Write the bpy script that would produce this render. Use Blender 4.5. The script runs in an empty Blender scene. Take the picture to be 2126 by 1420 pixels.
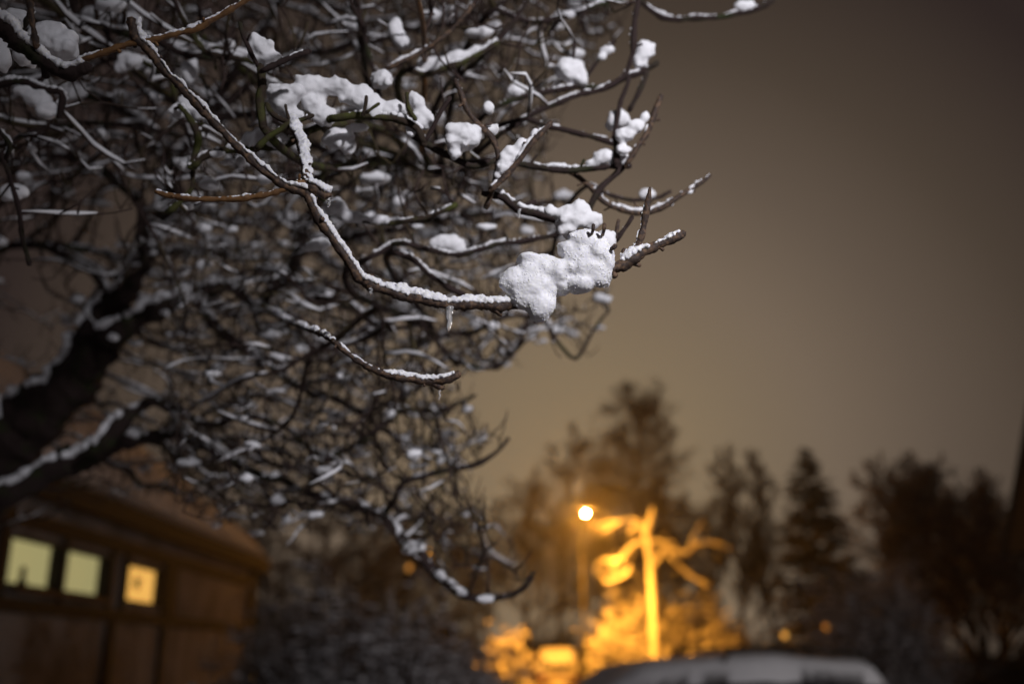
import bpy, math, random
import numpy as np
from mathutils import Vector, noise as mn
R = math.radians
rnd = random.Random(7)
S = bpy.context.scene
C = S.collection

# ------------------------------------------------------------------ camera
EYE = 1.6
PITCH = R(17.507)
FPX = 35 / 36 * 2126
cam = bpy.data.cameras.new('camera'); camo = bpy.data.objects.new('camera', cam); C.objects.link(camo)
camo.location = (0, 0, EYE); camo.rotation_euler = (R(90) + PITCH, 0, 0)
cam.lens = 35; cam.sensor_width = 36; cam.clip_start = .05; cam.clip_end = 600
cam.dof.use_dof = True; cam.dof.focus_distance = 1.0; cam.dof.aperture_fstop = 2.8
S.camera = camo

# ------------------------------------------------------------------ sky: town glow on low cloud
SKY = 1.0
GLOW_DIR = Vector((math.sin(R(4)) * math.cos(R(9)), math.cos(R(4)) * math.cos(R(9)), math.sin(R(9))))
w = bpy.data.worlds.new('World'); S.world = w; w.use_nodes = True
nt = w.node_tree; nt.nodes.clear()
out = nt.nodes.new('ShaderNodeOutputWorld'); bg = nt.nodes.new('ShaderNodeBackground')
tc = nt.nodes.new('ShaderNodeTexCoord'); dp = nt.nodes.new('ShaderNodeVectorMath'); dp.operation = 'DOT_PRODUCT'
nm = nt.nodes.new('ShaderNodeVectorMath'); nm.operation = 'NORMALIZE'
nt.links.new(tc.outputs['Generated'], nm.inputs[0]); nt.links.new(nm.outputs[0], dp.inputs[0]); dp.inputs[1].default_value = GLOW_DIR
ac = nt.nodes.new('ShaderNodeMath'); ac.operation = 'ARCCOSINE'; nt.links.new(dp.outputs['Value'], ac.inputs[0])
mr = nt.nodes.new('ShaderNodeMath'); mr.operation = 'DIVIDE'; mr.inputs[1].default_value = math.pi; nt.links.new(ac.outputs[0], mr.inputs[0])
cr = nt.nodes.new('ShaderNodeValToRGB'); nt.links.new(mr.outputs[0], cr.inputs[0])
e = cr.color_ramp
stops = [(0, (.260, .192, .113)), (7, (.228, .170, .105)), (14, (.178, .133, .094)), (19.5, (.118, .088, .065)), (25.5, (.067, .049, .036)), (33, (.027, .0185, .0165)), (50, (.015, .012, .012)), (100, (.009, .008, .009))]
for i, (a, c) in enumerate(stops):
    el = e.elements[i] if i < 2 else e.elements.new(a / 180)
    el.position = a / 180; el.color = (*c, 1)
nt.links.new(cr.outputs[0], bg.inputs[0]); bg.inputs[1].default_value = SKY; nt.links.new(bg.outputs[0], out.inputs[0])

# ------------------------------------------------------------------ cool front light: unseen lights added behind and beside the camera
def lamp(name, typ, en, col, loc, aim=None, size=.1, cone=60, blend=1):
    l = bpy.data.lights.new(name, typ); l.energy = en; l.color = col; l.shadow_soft_size = size
    o = bpy.data.objects.new(name, l); C.objects.link(o); o.location = loc
    if typ == 'SPOT':
        l.spot_size = R(cone); l.spot_blend = blend
        if aim: o.rotation_euler = (Vector(aim) - Vector(loc)).to_track_quat('-Z', 'Y').to_euler()
    return o
lamp('unseen_key_spot', 'SPOT', 250, (.95, .94, 1.0), (.95, -.85, 2.75), (.66, 1.6, 2.0), .05, 72, 1)  # unseen key light, placed and coned so the left of the tree darkens
lamp('added_rear_fill', 'POINT', 200, (.90, .92, 1.0), (4, -9, 6), size=.2)  # added fill giving tree and car a base level; no fixture
lamp('added_side_fill', 'POINT', 280, (1.0, .94, .92), (7.15, 4.55, 2.8), size=.08)  # added fill to lift the car, near bush and house wall; no fixture

S.view_settings.view_transform = 'Standard'; S.view_settings.look = 'None'; S.view_settings.exposure = 0; S.view_settings.gamma = 1
S.cycles.use_denoising = True
S.cycles.max_bounces = 5; S.cycles.diffuse_bounces = 2; S.cycles.glossy_bounces = 2; S.cycles.transmission_bounces = 4; S.cycles.volume_bounces = 0
S.cycles.sample_clamp_indirect = 4

# ------------------------------------------------------------------ projection helpers: real points seen along a line of sight
def ray(px, py):
    x = (px - 1063) / FPX; u = (710 - py) / FPX
    return Vector((x, math.cos(PITCH) - u * math.sin(PITCH), math.sin(PITCH) + u * math.cos(PITCH)))
def N(px, py, d):                       # at d metres in front of the lens
    return Vector((0, 0, EYE)) + ray(px, py) * d
def W(px, py, Y):                       # on the vertical plane y = Y
    r = ray(px, py); return Vector((0, 0, EYE)) + r * (Y / r.y)

# ------------------------------------------------------------------ object helpers
def tag(o, label=None, cat=None, group=None, kind=None):
    if label: o['label'] = label
    if cat: o['category'] = cat
    if group: o['group'] = group
    if kind: o['kind'] = kind
    return o
def empty(name, loc, label, cat, group=None):
    o = bpy.data.objects.new(name, None); C.objects.link(o); o.location = loc; o.empty_display_size = .1
    return tag(o, label, cat, group)
def copy_tree(o, parent=None):
    c = o.copy(); C.objects.link(c)
    if parent: c.parent = parent
    for ch in list(o.children): copy_tree(ch, c)
    return c

class MB:
    def __init__(s): s.v = []; s.f = []; s.n = 0
    def add(s, V, F):
        V = np.asarray(V, float); s.v.append(V)
        s.f.extend([tuple(i + s.n for i in f) for f in F]); s.n += len(V)
    def box(s, a, b):
        x0, y0, z0 = [min(p, q) for p, q in zip(a, b)]; x1, y1, z1 = [max(p, q) for p, q in zip(a, b)]
        s.add([(x0, y0, z0), (x1, y0, z0), (x1, y1, z0), (x0, y1, z0), (x0, y0, z1), (x1, y0, z1), (x1, y1, z1), (x0, y1, z1)],
              [(0, 3, 2, 1), (4, 5, 6, 7), (0, 1, 5, 4), (1, 2, 6, 5), (2, 3, 7, 6), (3, 0, 4, 7)])
    def prism(s, pts, d):               # polygon pts pushed along vector d
        n = len(pts); d = np.array(d, float); P = np.array(pts, float)
        s.add(np.vstack([P, P + d]), [tuple(range(n))[::-1], tuple(range(n, 2 * n))] + [(i, (i + 1) % n, n + (i + 1) % n, n + i) for i in range(n)])
    def tube(s, pts, rad, k=5, squash=1.0, bump=0, cap=True):
        P = np.asarray(pts, float); n = len(P)
        if n < 2: return
        rad = np.broadcast_to(np.asarray(rad, float), (n,))
        T = np.gradient(P, axis=0); T /= np.linalg.norm(T, axis=1)[:, None] + 1e-9
        up = np.tile([0, 0, 1.0], (n, 1)); m = np.abs(T[:, 2]) > .93
        if m.mean() > .3: up[:] = [.3, 1, .05]
        A = np.cross(T, up); A /= np.linalg.norm(A, axis=1)[:, None] + 1e-9
        B = np.cross(A, T)
        th = np.arange(k) * 2 * math.pi / k
        V = P[:, None, :] + rad[:, None, None] * (np.cos(th)[None, :, None] * A[:, None, :] + squash * np.sin(th)[None, :, None] * B[:, None, :])
        V = V.reshape(-1, 3)
        if bump:
            cc = np.repeat(P, k, axis=0); V = cc + (V - cc) * (1 + bump * np.array([mn.noise(Vector(v * 260)) + .6 * mn.noise(Vector(v * 620)) for v in V]))[:, None]
        F = [(i * k + j, i * k + (j + 1) % k, (i + 1) * k + (j + 1) % k, (i + 1) * k + j) for i in range(n - 1) for j in range(k)]
        if cap: F += [tuple(range(k))[::-1], tuple(range((n - 1) * k, n * k))]
        s.add(V, F)
    def ball(s, c, r, sub=1):
        V, F = ico(sub); r = np.broadcast_to(np.asarray(r, float), (3,))
        s.add(V * r + np.array(c), F)
    def lathe(s, prof, k=16, c=(0, 0, 0)):
        V = []; 
        for r, z in prof:
            for j in range(k): V.append((c[0] + r * math.cos(2 * math.pi * j / k), c[1] + r * math.sin(2 * math.pi * j / k), c[2] + z))
        F = [(i * k + j, i * k + (j + 1) % k, (i + 1) * k + (j + 1) % k, (i + 1) * k + j) for i in range(len(prof) - 1) for j in range(k)]
        F += [tuple(range(k))[::-1], tuple(range((len(prof) - 1) * k, len(prof) * k))]
        s.add(V, F)
    def mesh(s, name):
        me = bpy.data.meshes.new(name)
        me.from_pydata(np.vstack(s.v).tolist() if s.v else [], [], s.f); me.update()
        return me
    def build(s, name, mat, parent=None, smooth=True):
        me = s.mesh(name); me.materials.append(mat)
        if smooth: me.polygons.foreach_set('use_smooth', [True] * len(me.polygons))
        return link(name, me, parent)
def link(name, me, parent=None):
    o = bpy.data.objects.new(name, me); C.objects.link(o)
    if parent:
        o.parent = parent
        w0 = parent; off = Vector((0, 0, 0))
        while w0: off += w0.location; w0 = w0.parent
        o.location = -off if not o.get('local') else (0, 0, 0)
    return o
def link_local(name, mb, mat, parent, smooth=True):     # geometry already in the thing's own space
    me = mb.mesh(name); me.materials.append(mat)
    if smooth: me.polygons.foreach_set('use_smooth', [True] * len(me.polygons))
    o = bpy.data.objects.new(name, me); C.objects.link(o); o.parent = parent; return o
_ico = {}
def ico(sub):
    if sub in _ico: return _ico[sub]
    import bmesh
    b = bmesh.new(); bmesh.ops.create_icosphere(b, subdivisions=sub, radius=1)
    V = np.array([v.co[:] for v in b.verts]); F = [tuple(v.index for v in f.verts) for f in b.faces]; b.free()
    _ico[sub] = (V, F); return V, F

# ------------------------------------------------------------------ materials
def mat(name, col, rough=.8, spec=.3, noise=None, bump=0, bscale=30, metal=0, top=None, sss=0, emit=None, estr=0, coat=0, trans=0, top_at=.25, top_noise=6):
    m = bpy.data.materials.new(name); m.use_nodes = True; t = m.node_tree; p = t.nodes['Principled BSDF']
    p.inputs['Base Color'].default_value = (*col, 1); p.inputs['Roughness'].default_value = rough
    p.inputs['Specular IOR Level'].default_value = spec; p.inputs['Metallic'].default_value = metal
    if coat: p.inputs['Coat Weight'].default_value = coat
    if trans: p.inputs['Transmission Weight'].default_value = trans; p.inputs['IOR'].default_value = 1.31
    if sss: p.inputs['Subsurface Weight'].default_value = sss; p.inputs['Subsurface Radius'].default_value = (.006, .006, .007)
    if emit: p.inputs['Emission Color'].default_value = (*emit, 1); p.inputs['Emission Strength'].default_value = estr
    src = None
    g = t.nodes.new('ShaderNodeNewGeometry')
    if noise:                           # noise = (scale, second colour, lo, hi)
        n = t.nodes.new('ShaderNodeTexNoise'); n.inputs['Scale'].default_value = noise[0]; n.inputs['Detail'].default_value = 5
        t.links.new(g.outputs['Position'], n.inputs['Vector'])
        r = t.nodes.new('ShaderNodeMapRange'); r.inputs[1].default_value = noise[2]; r.inputs[2].default_value = noise[3]
        t.links.new(n.outputs[0], r.inputs[0])
        x = t.nodes.new('ShaderNodeMix'); x.data_type = 'RGBA'; x.inputs[6].default_value = (*col, 1); x.inputs[7].default_value = (*noise[1], 1)
        t.links.new(r.outputs[0], x.inputs[0]); src = x.outputs[2]
    if top:                             # snow lying on what faces up
        sx = t.nodes.new('ShaderNodeSeparateXYZ'); t.links.new(g.outputs['Normal'], sx.inputs[0])
        n2 = t.nodes.new('ShaderNodeTexNoise'); n2.inputs['Scale'].default_value = top_noise; n2.inputs['Detail'].default_value = 3
        t.links.new(g.outputs['Position'], n2.inputs['Vector'])
        ad = t.nodes.new('ShaderNodeMath'); ad.operation = 'ADD'; t.links.new(sx.outputs[2], ad.inputs[0]); t.links.new(n2.outputs[0], ad.inputs[1])
        r = t.nodes.new('ShaderNodeMapRange'); r.inputs[1].default_value = top_at + .45; r.inputs[2].default_value = top_at + .6
        t.links.new(ad.outputs[0], r.inputs[0])
        x = t.nodes.new('ShaderNodeMix'); x.data_type = 'RGBA'; x.inputs[6].default_value = (*col, 1); x.inputs[7].default_value = (*top, 1)
        if src: t.links.new(src, x.inputs[6])
        t.links.new(r.outputs[0], x.inputs[0]); src = x.outputs[2]
    if src: t.links.new(src, p.inputs['Base Color'])
    if bump:
        n = t.nodes.new('ShaderNodeTexNoise'); n.inputs['Scale'].default_value = bscale; n.inputs['Detail'].default_value = 6
        t.links.new(g.outputs['Position'], n.inputs['Vector'])
        b = t.nodes.new('ShaderNodeBump'); b.inputs['Strength'].default_value = bump; b.inputs['Distance'].default_value = .3 / bscale
        t.links.new(n.outputs[0], b.inputs['Height']); t.links.new(b.outputs[0], p.inputs['Normal'])
    return m
SN = (.80, .79, .81)
M = dict(
    snow=mat('snow', (.84, .83, .85), .6, .35, bump=.08, bscale=700, sss=.9),
    snow_soft=mat('snow_soft', SN, .8, .2, bump=.4, bscale=160),
    snow_far=mat('snow_far', SN, .85, .2, bump=.5, bscale=9, noise=(1.4, (.62, .61, .63), .4, .7)),
    bark=mat('bark', (.038, .023, .017), .7, .4, noise=(190, (.15, .088, .05), .46, .68), bump=.9, bscale=420),
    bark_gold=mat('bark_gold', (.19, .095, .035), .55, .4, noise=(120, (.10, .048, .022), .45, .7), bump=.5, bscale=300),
    bark_dark=mat('bark_dark', (.034, .022, .020), .9, .2, noise=(22, (.030, .034, .014), .52, .68), bump=.9, bscale=70),
    bark_moss=mat('bark_moss', (.040, .028, .020), .9, .2, noise=(45, (.062, .066, .018), .45, .62), bump=.9, bscale=160),
    twig=mat('twig', (.042, .026, .022), .85, .25, noise=(14, (.075, .060, .026), .5, .7)),
    frost=mat('frosted_twig', (.070, .052, .045), .9, .2, top=(.70, .68, .70), top_at=-.12),
    frost_tree=mat('frosted_branch', (.040, .030, .026), .9, .2, top=(.42, .40, .42), top_at=.30),
    frost_dark=mat('frosted_needle', (.013, .015, .011), .9, .15, top=(.12, .115, .13), top_at=.66, top_noise=2.5),
    frost_heavy=mat('frosted_hedge', (.12, .10, .07), .9, .2, top=(.74, .72, .70), top_at=-.12, top_noise=3),
    pale_bark=mat('pale_bark', (.74, .71, .64), .85, .2, noise=(5, (.58, .53, .45), .45, .7), bump=.5, bscale=20),
    far_bark=mat('far_bark', (.05, .04, .032), .9, .2),
    ice=mat('ice', (.96, .95, .95), .14, .6, trans=.75, bump=.25, bscale=160),
    plaster=mat('plaster', (.27, .25, .245), .95, .1, noise=(1.6, (.17, .15, .14), .42, .62), bump=.3, bscale=18),
    timber=mat('timber', (.014, .010, .009), .8, .2, noise=(9, (.024, .017, .013), .4, .7), bump=.4, bscale=40),
    soffit=mat('soffit', (.16, .09, .045), .8, .2, noise=(6, (.10, .06, .035), .4, .7)),
    tiles=mat('roof_tiles', (.035, .022, .020), .85, .2, noise=(5, (.022, .016, .015), .4, .7), bump=.8, bscale=12),
    car_paint=mat('car_paint', (.05, .052, .06), .3, .5, coat=.6),
    van_paint=mat('van_paint', (.30, .25, .20), .35, .5, coat=.5),
    glass=mat('car_glass', (.012, .013, .016), .12, .5),
    rubber=mat('rubber', (.02, .02, .02), .8, .2),
    metal=mat('grey_metal', (.24, .24, .24), .5, .5, metal=.6, noise=(3, (.17, .16, .15), .4, .7)),
    plate=mat('number_plate', (.75, .75, .72), .5, .4),
    red_lens=mat('red_lens', (.10, .006, .005), .25, .5),
    dark=mat('dark_iron', (.02, .018, .016), .7, .3),
    brick=mat('brick', (.14, .06, .04), .9, .2, noise=(8, (.09, .045, .035), .4, .6), bump=.5, bscale=14),
    lamp=mat('lamp_glass', (1, .8, .5), .4, .3, emit=(1.0, .62, .26), estr=420),
    win_green=mat('lit_blind', (.30, .30, .20), .9, .1, emit=(.52, .46, .20), estr=.62),
    win_yellow=mat('lit_curtain', (.40, .28, .10), .9, .1, emit=(.95, .50, .11), estr=.92),
    road=mat('packed_snow', (.42, .41, .42), .7, .3, noise=(.7, (.14, .13, .13), .45, .62), bump=.4, bscale=8),
)

# ------------------------------------------------------------------ ground
def gz(x, y): return .10 * mn.noise(Vector((x * .12, y * .12, 3.1)))
def ground_sheet(name, x0, x1, y0, y1, nx, ny, m, lift=0, amp=1):
    b = MB(); xs = np.linspace(x0, x1, nx); ys = np.linspace(y0, y1, ny)
    V = [(x, y, amp * gz(x, y) + lift) for y in ys for x in xs]
    F = [(j * nx + i, j * nx + i + 1, (j + 1) * nx + i + 1, (j + 1) * nx + i) for j in range(ny - 1) for i in range(nx - 1)]
    b.add(V, F); return tag(b.build(name, m), 'snow covered ground', kind='structure')
ground_sheet('ground', -300, 300, -60, 500, 120, 110, M['snow_far'], -.14)
rd = ground_sheet('road', -1.2, 6.2, 3, 90, 8, 60, M['road'], .0, 0); rd['label'] = 'narrow road of packed snow'

# ------------------------------------------------------------------ foreground tree
def smooth_path(pts, step):
    P = np.array(pts, float)
    if len(P) < 3:
        n = max(3, int(np.linalg.norm(P[-1, :3] - P[0, :3]) / step)); t = np.linspace(0, 1, n)[:, None]; return P[0] * (1 - t) + P[-1] * t
    Q = np.vstack([2 * P[0] - P[1], P, 2 * P[-1] - P[-2]]); o = []
    for i in range(len(P) - 1):
        a, b, c, d = Q[i:i + 4]; n = max(2, int(np.linalg.norm(c[:3] - b[:3]) / step))
        for k in range(n):
            t = k / n; o.append(.5 * ((2 * b) + (-a + c) * t + (2 * a - 5 * b + 4 * c - d) * t * t + (-a + 3 * b - 3 * c + d) * t ** 3))
    o.append(P[-1]); return np.array(o)
def trace(pts, d, rpx, step=.004):      # pts px,py[,r px][,d]; result rows x y z r
    rows = []
    for p in pts:
        dd = p[3] if len(p) > 3 and p[3] else d
        rr = p[2] if len(p) > 2 and p[2] else rpx
        q = N(p[0], p[1], dd); rows.append((*q, rr * dd / FPX))
    return smooth_path(rows, step)
def nz(p, s, seed=0): return mn.noise(Vector((p[0] * s + seed, p[1] * s, p[2] * s)))
def gnarl(path, amp, s=60):             # uneven bark: path wobbles, radius swells
    P = path.copy()
    for i in range(len(P)):
        q = path[i]
        P[i, :3] += [amp * nz(q, s, 5), amp * nz(q, s, 15), amp * nz(q, s, 25)]
        P[i, 3] *= 1 + .30 * nz(q, s * 1.7, 40) + .20 * nz(q, s * 6, 77)
    return P

def remesh(mb, voxel, disp=(), it=2):         # melt overlapping lumps into one skin, then roughen it
    me = mb.mesh('tmp'); o = bpy.data.objects.new('tmp', me); C.objects.link(o)
    r = o.modifiers.new('r', 'REMESH'); r.mode = 'VOXEL'; r.voxel_size = voxel
    sm = o.modifiers.new('s', 'SMOOTH'); sm.iterations = it; sm.factor = .5
    dg = bpy.context.evaluated_depsgraph_get(); dg.update()
    nme = bpy.data.meshes.new_from_object(o.evaluated_get(dg))
    bpy.data.objects.remove(o); bpy.data.meshes.remove(me)
    n = len(nme.vertices)
    if n and disp:
        co = np.empty(n * 3); nme.vertices.foreach_get('co', co); co = co.reshape(-1, 3)
        no = np.empty(n * 3); nme.vertices.foreach_get('normal', no); no = no.reshape(-1, 3)
        d = np.zeros(n)
        for (s, a, ty) in disp:
            for i in range(n):
                v = Vector(co[i] * s)
                d[i] += a * (mn.noise(v) if ty == 0 else (.5 - abs(mn.noise(v)) * 1.6) if ty == 1 else max(0, mn.noise(v)) ** 1.5 * 2)
        co += no * d[:, None]; nme.vertices.foreach_set('co', co.ravel()); nme.update()
    nme.name = 'snow'
    nme.polygons.foreach_set('use_smooth', [True] * len(nme.polygons))
    return nme
def add_mesh(name, me, m, parent):
    me.materials.clear(); me.materials.append(m); return link(name, me, parent)

UP = np.array([0, 0, 1.0])
VIEW = np.array(ray(1063, 710))
def crust(mb, path, thick, dens=1.0, gap=.0, seed=0, size=1.0, side=(0, 0, 0), lo=0, hi=1):
    """snow lying along the top of a branch, as many small lumps"""
    L = np.concatenate([[0], np.cumsum(np.linalg.norm(np.diff(path[:, :3], axis=0), axis=1))]); rr = random.Random(seed)
    s = L[-1] * lo; end = L[-1] * hi
    while s < end:
        i = min(len(path) - 2, int(np.searchsorted(L, s)) - 1 if s > 0 else 0); i = max(0, i)
        p = path[i, :3]; r = path[i, 3]; T = path[i + 1, :3] - p; T = T / (np.linalg.norm(T) + 1e-9)
        h = math.sqrt(max(0, 1 - T[2] ** 2))
        q = nz(p, 22, seed * 3.7) * .8 + nz(p, 90, seed) * .35
        t = thick * min(1.4, max(.0, (.52 + 1.35 * q))) * (.35 + .65 * h)
        if q > -.70 + gap:
            up = UP - T * T[2]; up = up / (np.linalg.norm(up) + 1e-9) if h > .05 else np.array([1, 0, 0.])
            sd = np.cross(T, up)
            rb = min(max(r * .55, .0015), .011) * size
            k = min(12, 3 + int(t * r / (rb * rb) * 2.2)) if r < .02 else 12
            for _ in range(k):
                a = rr.uniform(-1, 1); hgt = r * .65 + rr.random() * t
                c = p + up * hgt * (1 - .55 * abs(a)) + sd * a * r * 1.12 + np.array(side) * r * .5 + T * rr.uniform(-.001, .001)
                mb.ball(c, rb * rr.uniform(.5, 1.05) * (1 if t > .002 else .7), 1)
        s += .0028 / dens * max(1, size)
def blob(mb, px, py, rx, ry, d, seed=0, n=14, rd=None):     # a rounded heap of snow, rx ry in px
    k = d / FPX; c = np.array(N(px, py, d)); rr = random.Random(seed + int(px))
    rd = rd or min(rx, ry)
    Uv = np.cross(np.array([1, 0, 0]), VIEW)
    mb.ball(c, (rx * .86 * k, rd * .8 * k, ry * .86 * k), 2)
    for _ in range(n):
        a = rr.uniform(0, 2 * math.pi); q = rr.uniform(.35, .78)
        c2 = c + np.array([math.cos(a) * rx * q, rr.uniform(-.5, .5) * rd, math.sin(a) * ry * q]) * k
        mb.ball(c2, min(rx, ry) * k * rr.uniform(.22, .42), 2)

tree = empty('apple_tree', (-2.6, 3.0, 0), 'old leafless apple tree with snow along its branches, reaching in from the left', 'tree')
SK = []                                   # skeleton nodes for later growth: x y z r

# --- thick limbs
limbs = [
 ('trunk', 2.4, [(-420, 1560, 105, 2.9), (-300, 1330, 98, 2.8), (-160, 1120, 88, 2.6), (-60, 1010, 78), (0, 935, 68), (80, 850, 60), (150, 785, 50), (200, 712, 47), (235, 650, 38), (270, 590, 25), (302, 520, 21), (335, 440, 19), (368, 365, 17), (402, 290, 14), (440, 220, 12), (500, 130, 10), (560, 40, 8), (600, -60, 6)]),
 ('limb', 2.3, [(215, 695, 30), (262, 672, 26), (300, 655, 24), (360, 628, 22), (420, 604, 19), (470, 592, 14), (505, 606, 11), (530, 630, 10), (560, 605, 13), (592, 570, 14), (615, 520, 14), (640, 450, 11), (680, 370, 9), (725, 290, 8), (760, 190, 6)]),
 ('limb', 2.2, [(400, 612, 13), (425, 645, 12), (450, 678, 12), (482, 708, 12), (530, 735, 11), (560, 758, 10), (600, 790, 9), (680, 828, 8), (740, 848, 7), (785, 850, 6), (812, 835, 5)]),
 ('limb', 2.3, [(-300, 1240, 60, 2.7), (-160, 1110, 45, 2.4), (-60, 1052, 36), (0, 1026, 34), (80, 986, 31), (160, 955, 28), (230, 925, 24), (300, 905, 18), (340, 898, 14), (400, 915, 12), (480, 955, 11, 2.2), (560, 990, 10, 2.15), (640, 1020, 10, 2.1), (720, 1048, 10, 2.05), (790, 1068, 10, 2), (835, 1108, 11, 2), (870, 1145, 12, 1.95), (910, 1185, 11, 1.95), (945, 1225, 10, 1.9), (1000, 1243, 9, 1.9), (1050, 1238, 8, 1.9), (1085, 1215, 6, 1.9), (1110, 1180, 4, 1.9)]),
 ('limb', 2.2, [(190, 940, 22), (245, 882, 18), (285, 848, 13), (330, 832, 10), (400, 868, 9), (450, 880, 8), (520, 860, 7), (580, 880, 6), (650, 930, 5)]),
 ('limb', 2.5, [(235, 640, 16), (190, 560, 13), (130, 530, 11), (60, 505, 9), (-40, 520, 8), (-160, 470, 7)]),
 ('limb', 2.5, [(300, 530, 9), (260, 545, 9), (200, 525, 8), (120, 512, 7), (40, 505, 6)]),
 ('limb', 2.2, [(368, 365, 13), (300, 270, 12), (220, 210, 11), (130, 190, 11), (40, 150, 12), (-80, 90, 12)]),
 ('limb', 2.1, [(302, 520, 14), (300, 440, 12), (250, 380, 11), (200, 340, 10), (120, 320, 10), (40, 340, 9), (-60, 300, 8)]),
 ('limb', 2.0, [(402, 290, 12), (470, 240, 11), (540, 240, 10), (620, 290, 9), (700, 330, 8), (800, 330, 7), (880, 360, 6), (960, 380, 5)]),
 ('limb', 2.1, [(440, 220, 11), (520, 180, 10), (620, 120, 9), (740, 90, 8), (860, 60, 7), (980, 30, 6), (1100, -30, 5)]),
 ('limb', 2.1, [(615, 520, 11), (680, 500, 10), (760, 480, 9), (850, 470, 8), (950, 450, 7), (1060, 440, 6), (1150, 420, 5)]),
 ('limb', 2.1, [(592, 570, 10), (650, 610, 9), (740, 640, 8), (830, 650, 7), (900, 700, 6), (950, 755, 5), (1010, 768, 5), (1050, 750, 4), (1082, 715, 3)]),
 ('limb', 2.0, [(790, 1068, 8), (830, 1010, 8), (880, 985, 7), (930, 970, 7), (985, 965, 6), (1030, 945, 5), (1056, 905, 4)]),
 ('limb', 2.1, [(640, 1020, 8), (680, 960, 7), (740, 920, 7), (800, 880, 7), (850, 850, 6), (905, 852, 5), (955, 838, 4), (985, 822, 3)]),
 ('limb', 2.0, [(900, 700, 6), (980, 690, 5), (1060, 660, 5), (1130, 665, 4), (1165, 720, 4), (1187, 745, 4), (1215, 705, 3), (1262, 645, 3)]),
]
limb_paths = []
for i, (nme, d, pts) in enumerate(limbs):
    P = gnarl(trace(pts, d, 10, .012), .012, 14); limb_paths.append(P)
    if nme == 'trunk':
        g0 = np.array([-2.5, 3.15, -.1, .16]); a = P[0]
        mid = (g0 + a) / 2; mid[3] = .15; mid[0] -= .1
        P = np.vstack([smooth_path([g0, mid, a], .03)[:-1], P])
    mb = MB(); mb.tube(P[:, :3], P[:, 3], 12)
    rr = random.Random(i)
    for k in range(0, len(P), 5):          # knots
        q = P[k]; mb.ball(q[:3] + np.array([rr.uniform(-1, 1), rr.uniform(-1, 1), rr.uniform(-1, 1)]) * q[3] * .55, q[3] * rr.uniform(.45, .75), 1)
    lo = mb.build(nme, M['bark_dark'], tree)
    sb = MB(); crust(sb, P if nme != 'trunk' else limb_paths[0], min(.018, max(.008, P[:, 3].max() * .3)) * (.55 if i == 3 else .8), dens=.28, gap=-.05, seed=i, size=1.25)
    if sb.n: add_mesh('snow', remesh(sb, .004, [(40, .003, 0), (160, .0012, 0)]), M['snow_soft'], lo)
    SK.append(limb_paths[i][::3])
for P in limb_paths[1:]: pass

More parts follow.
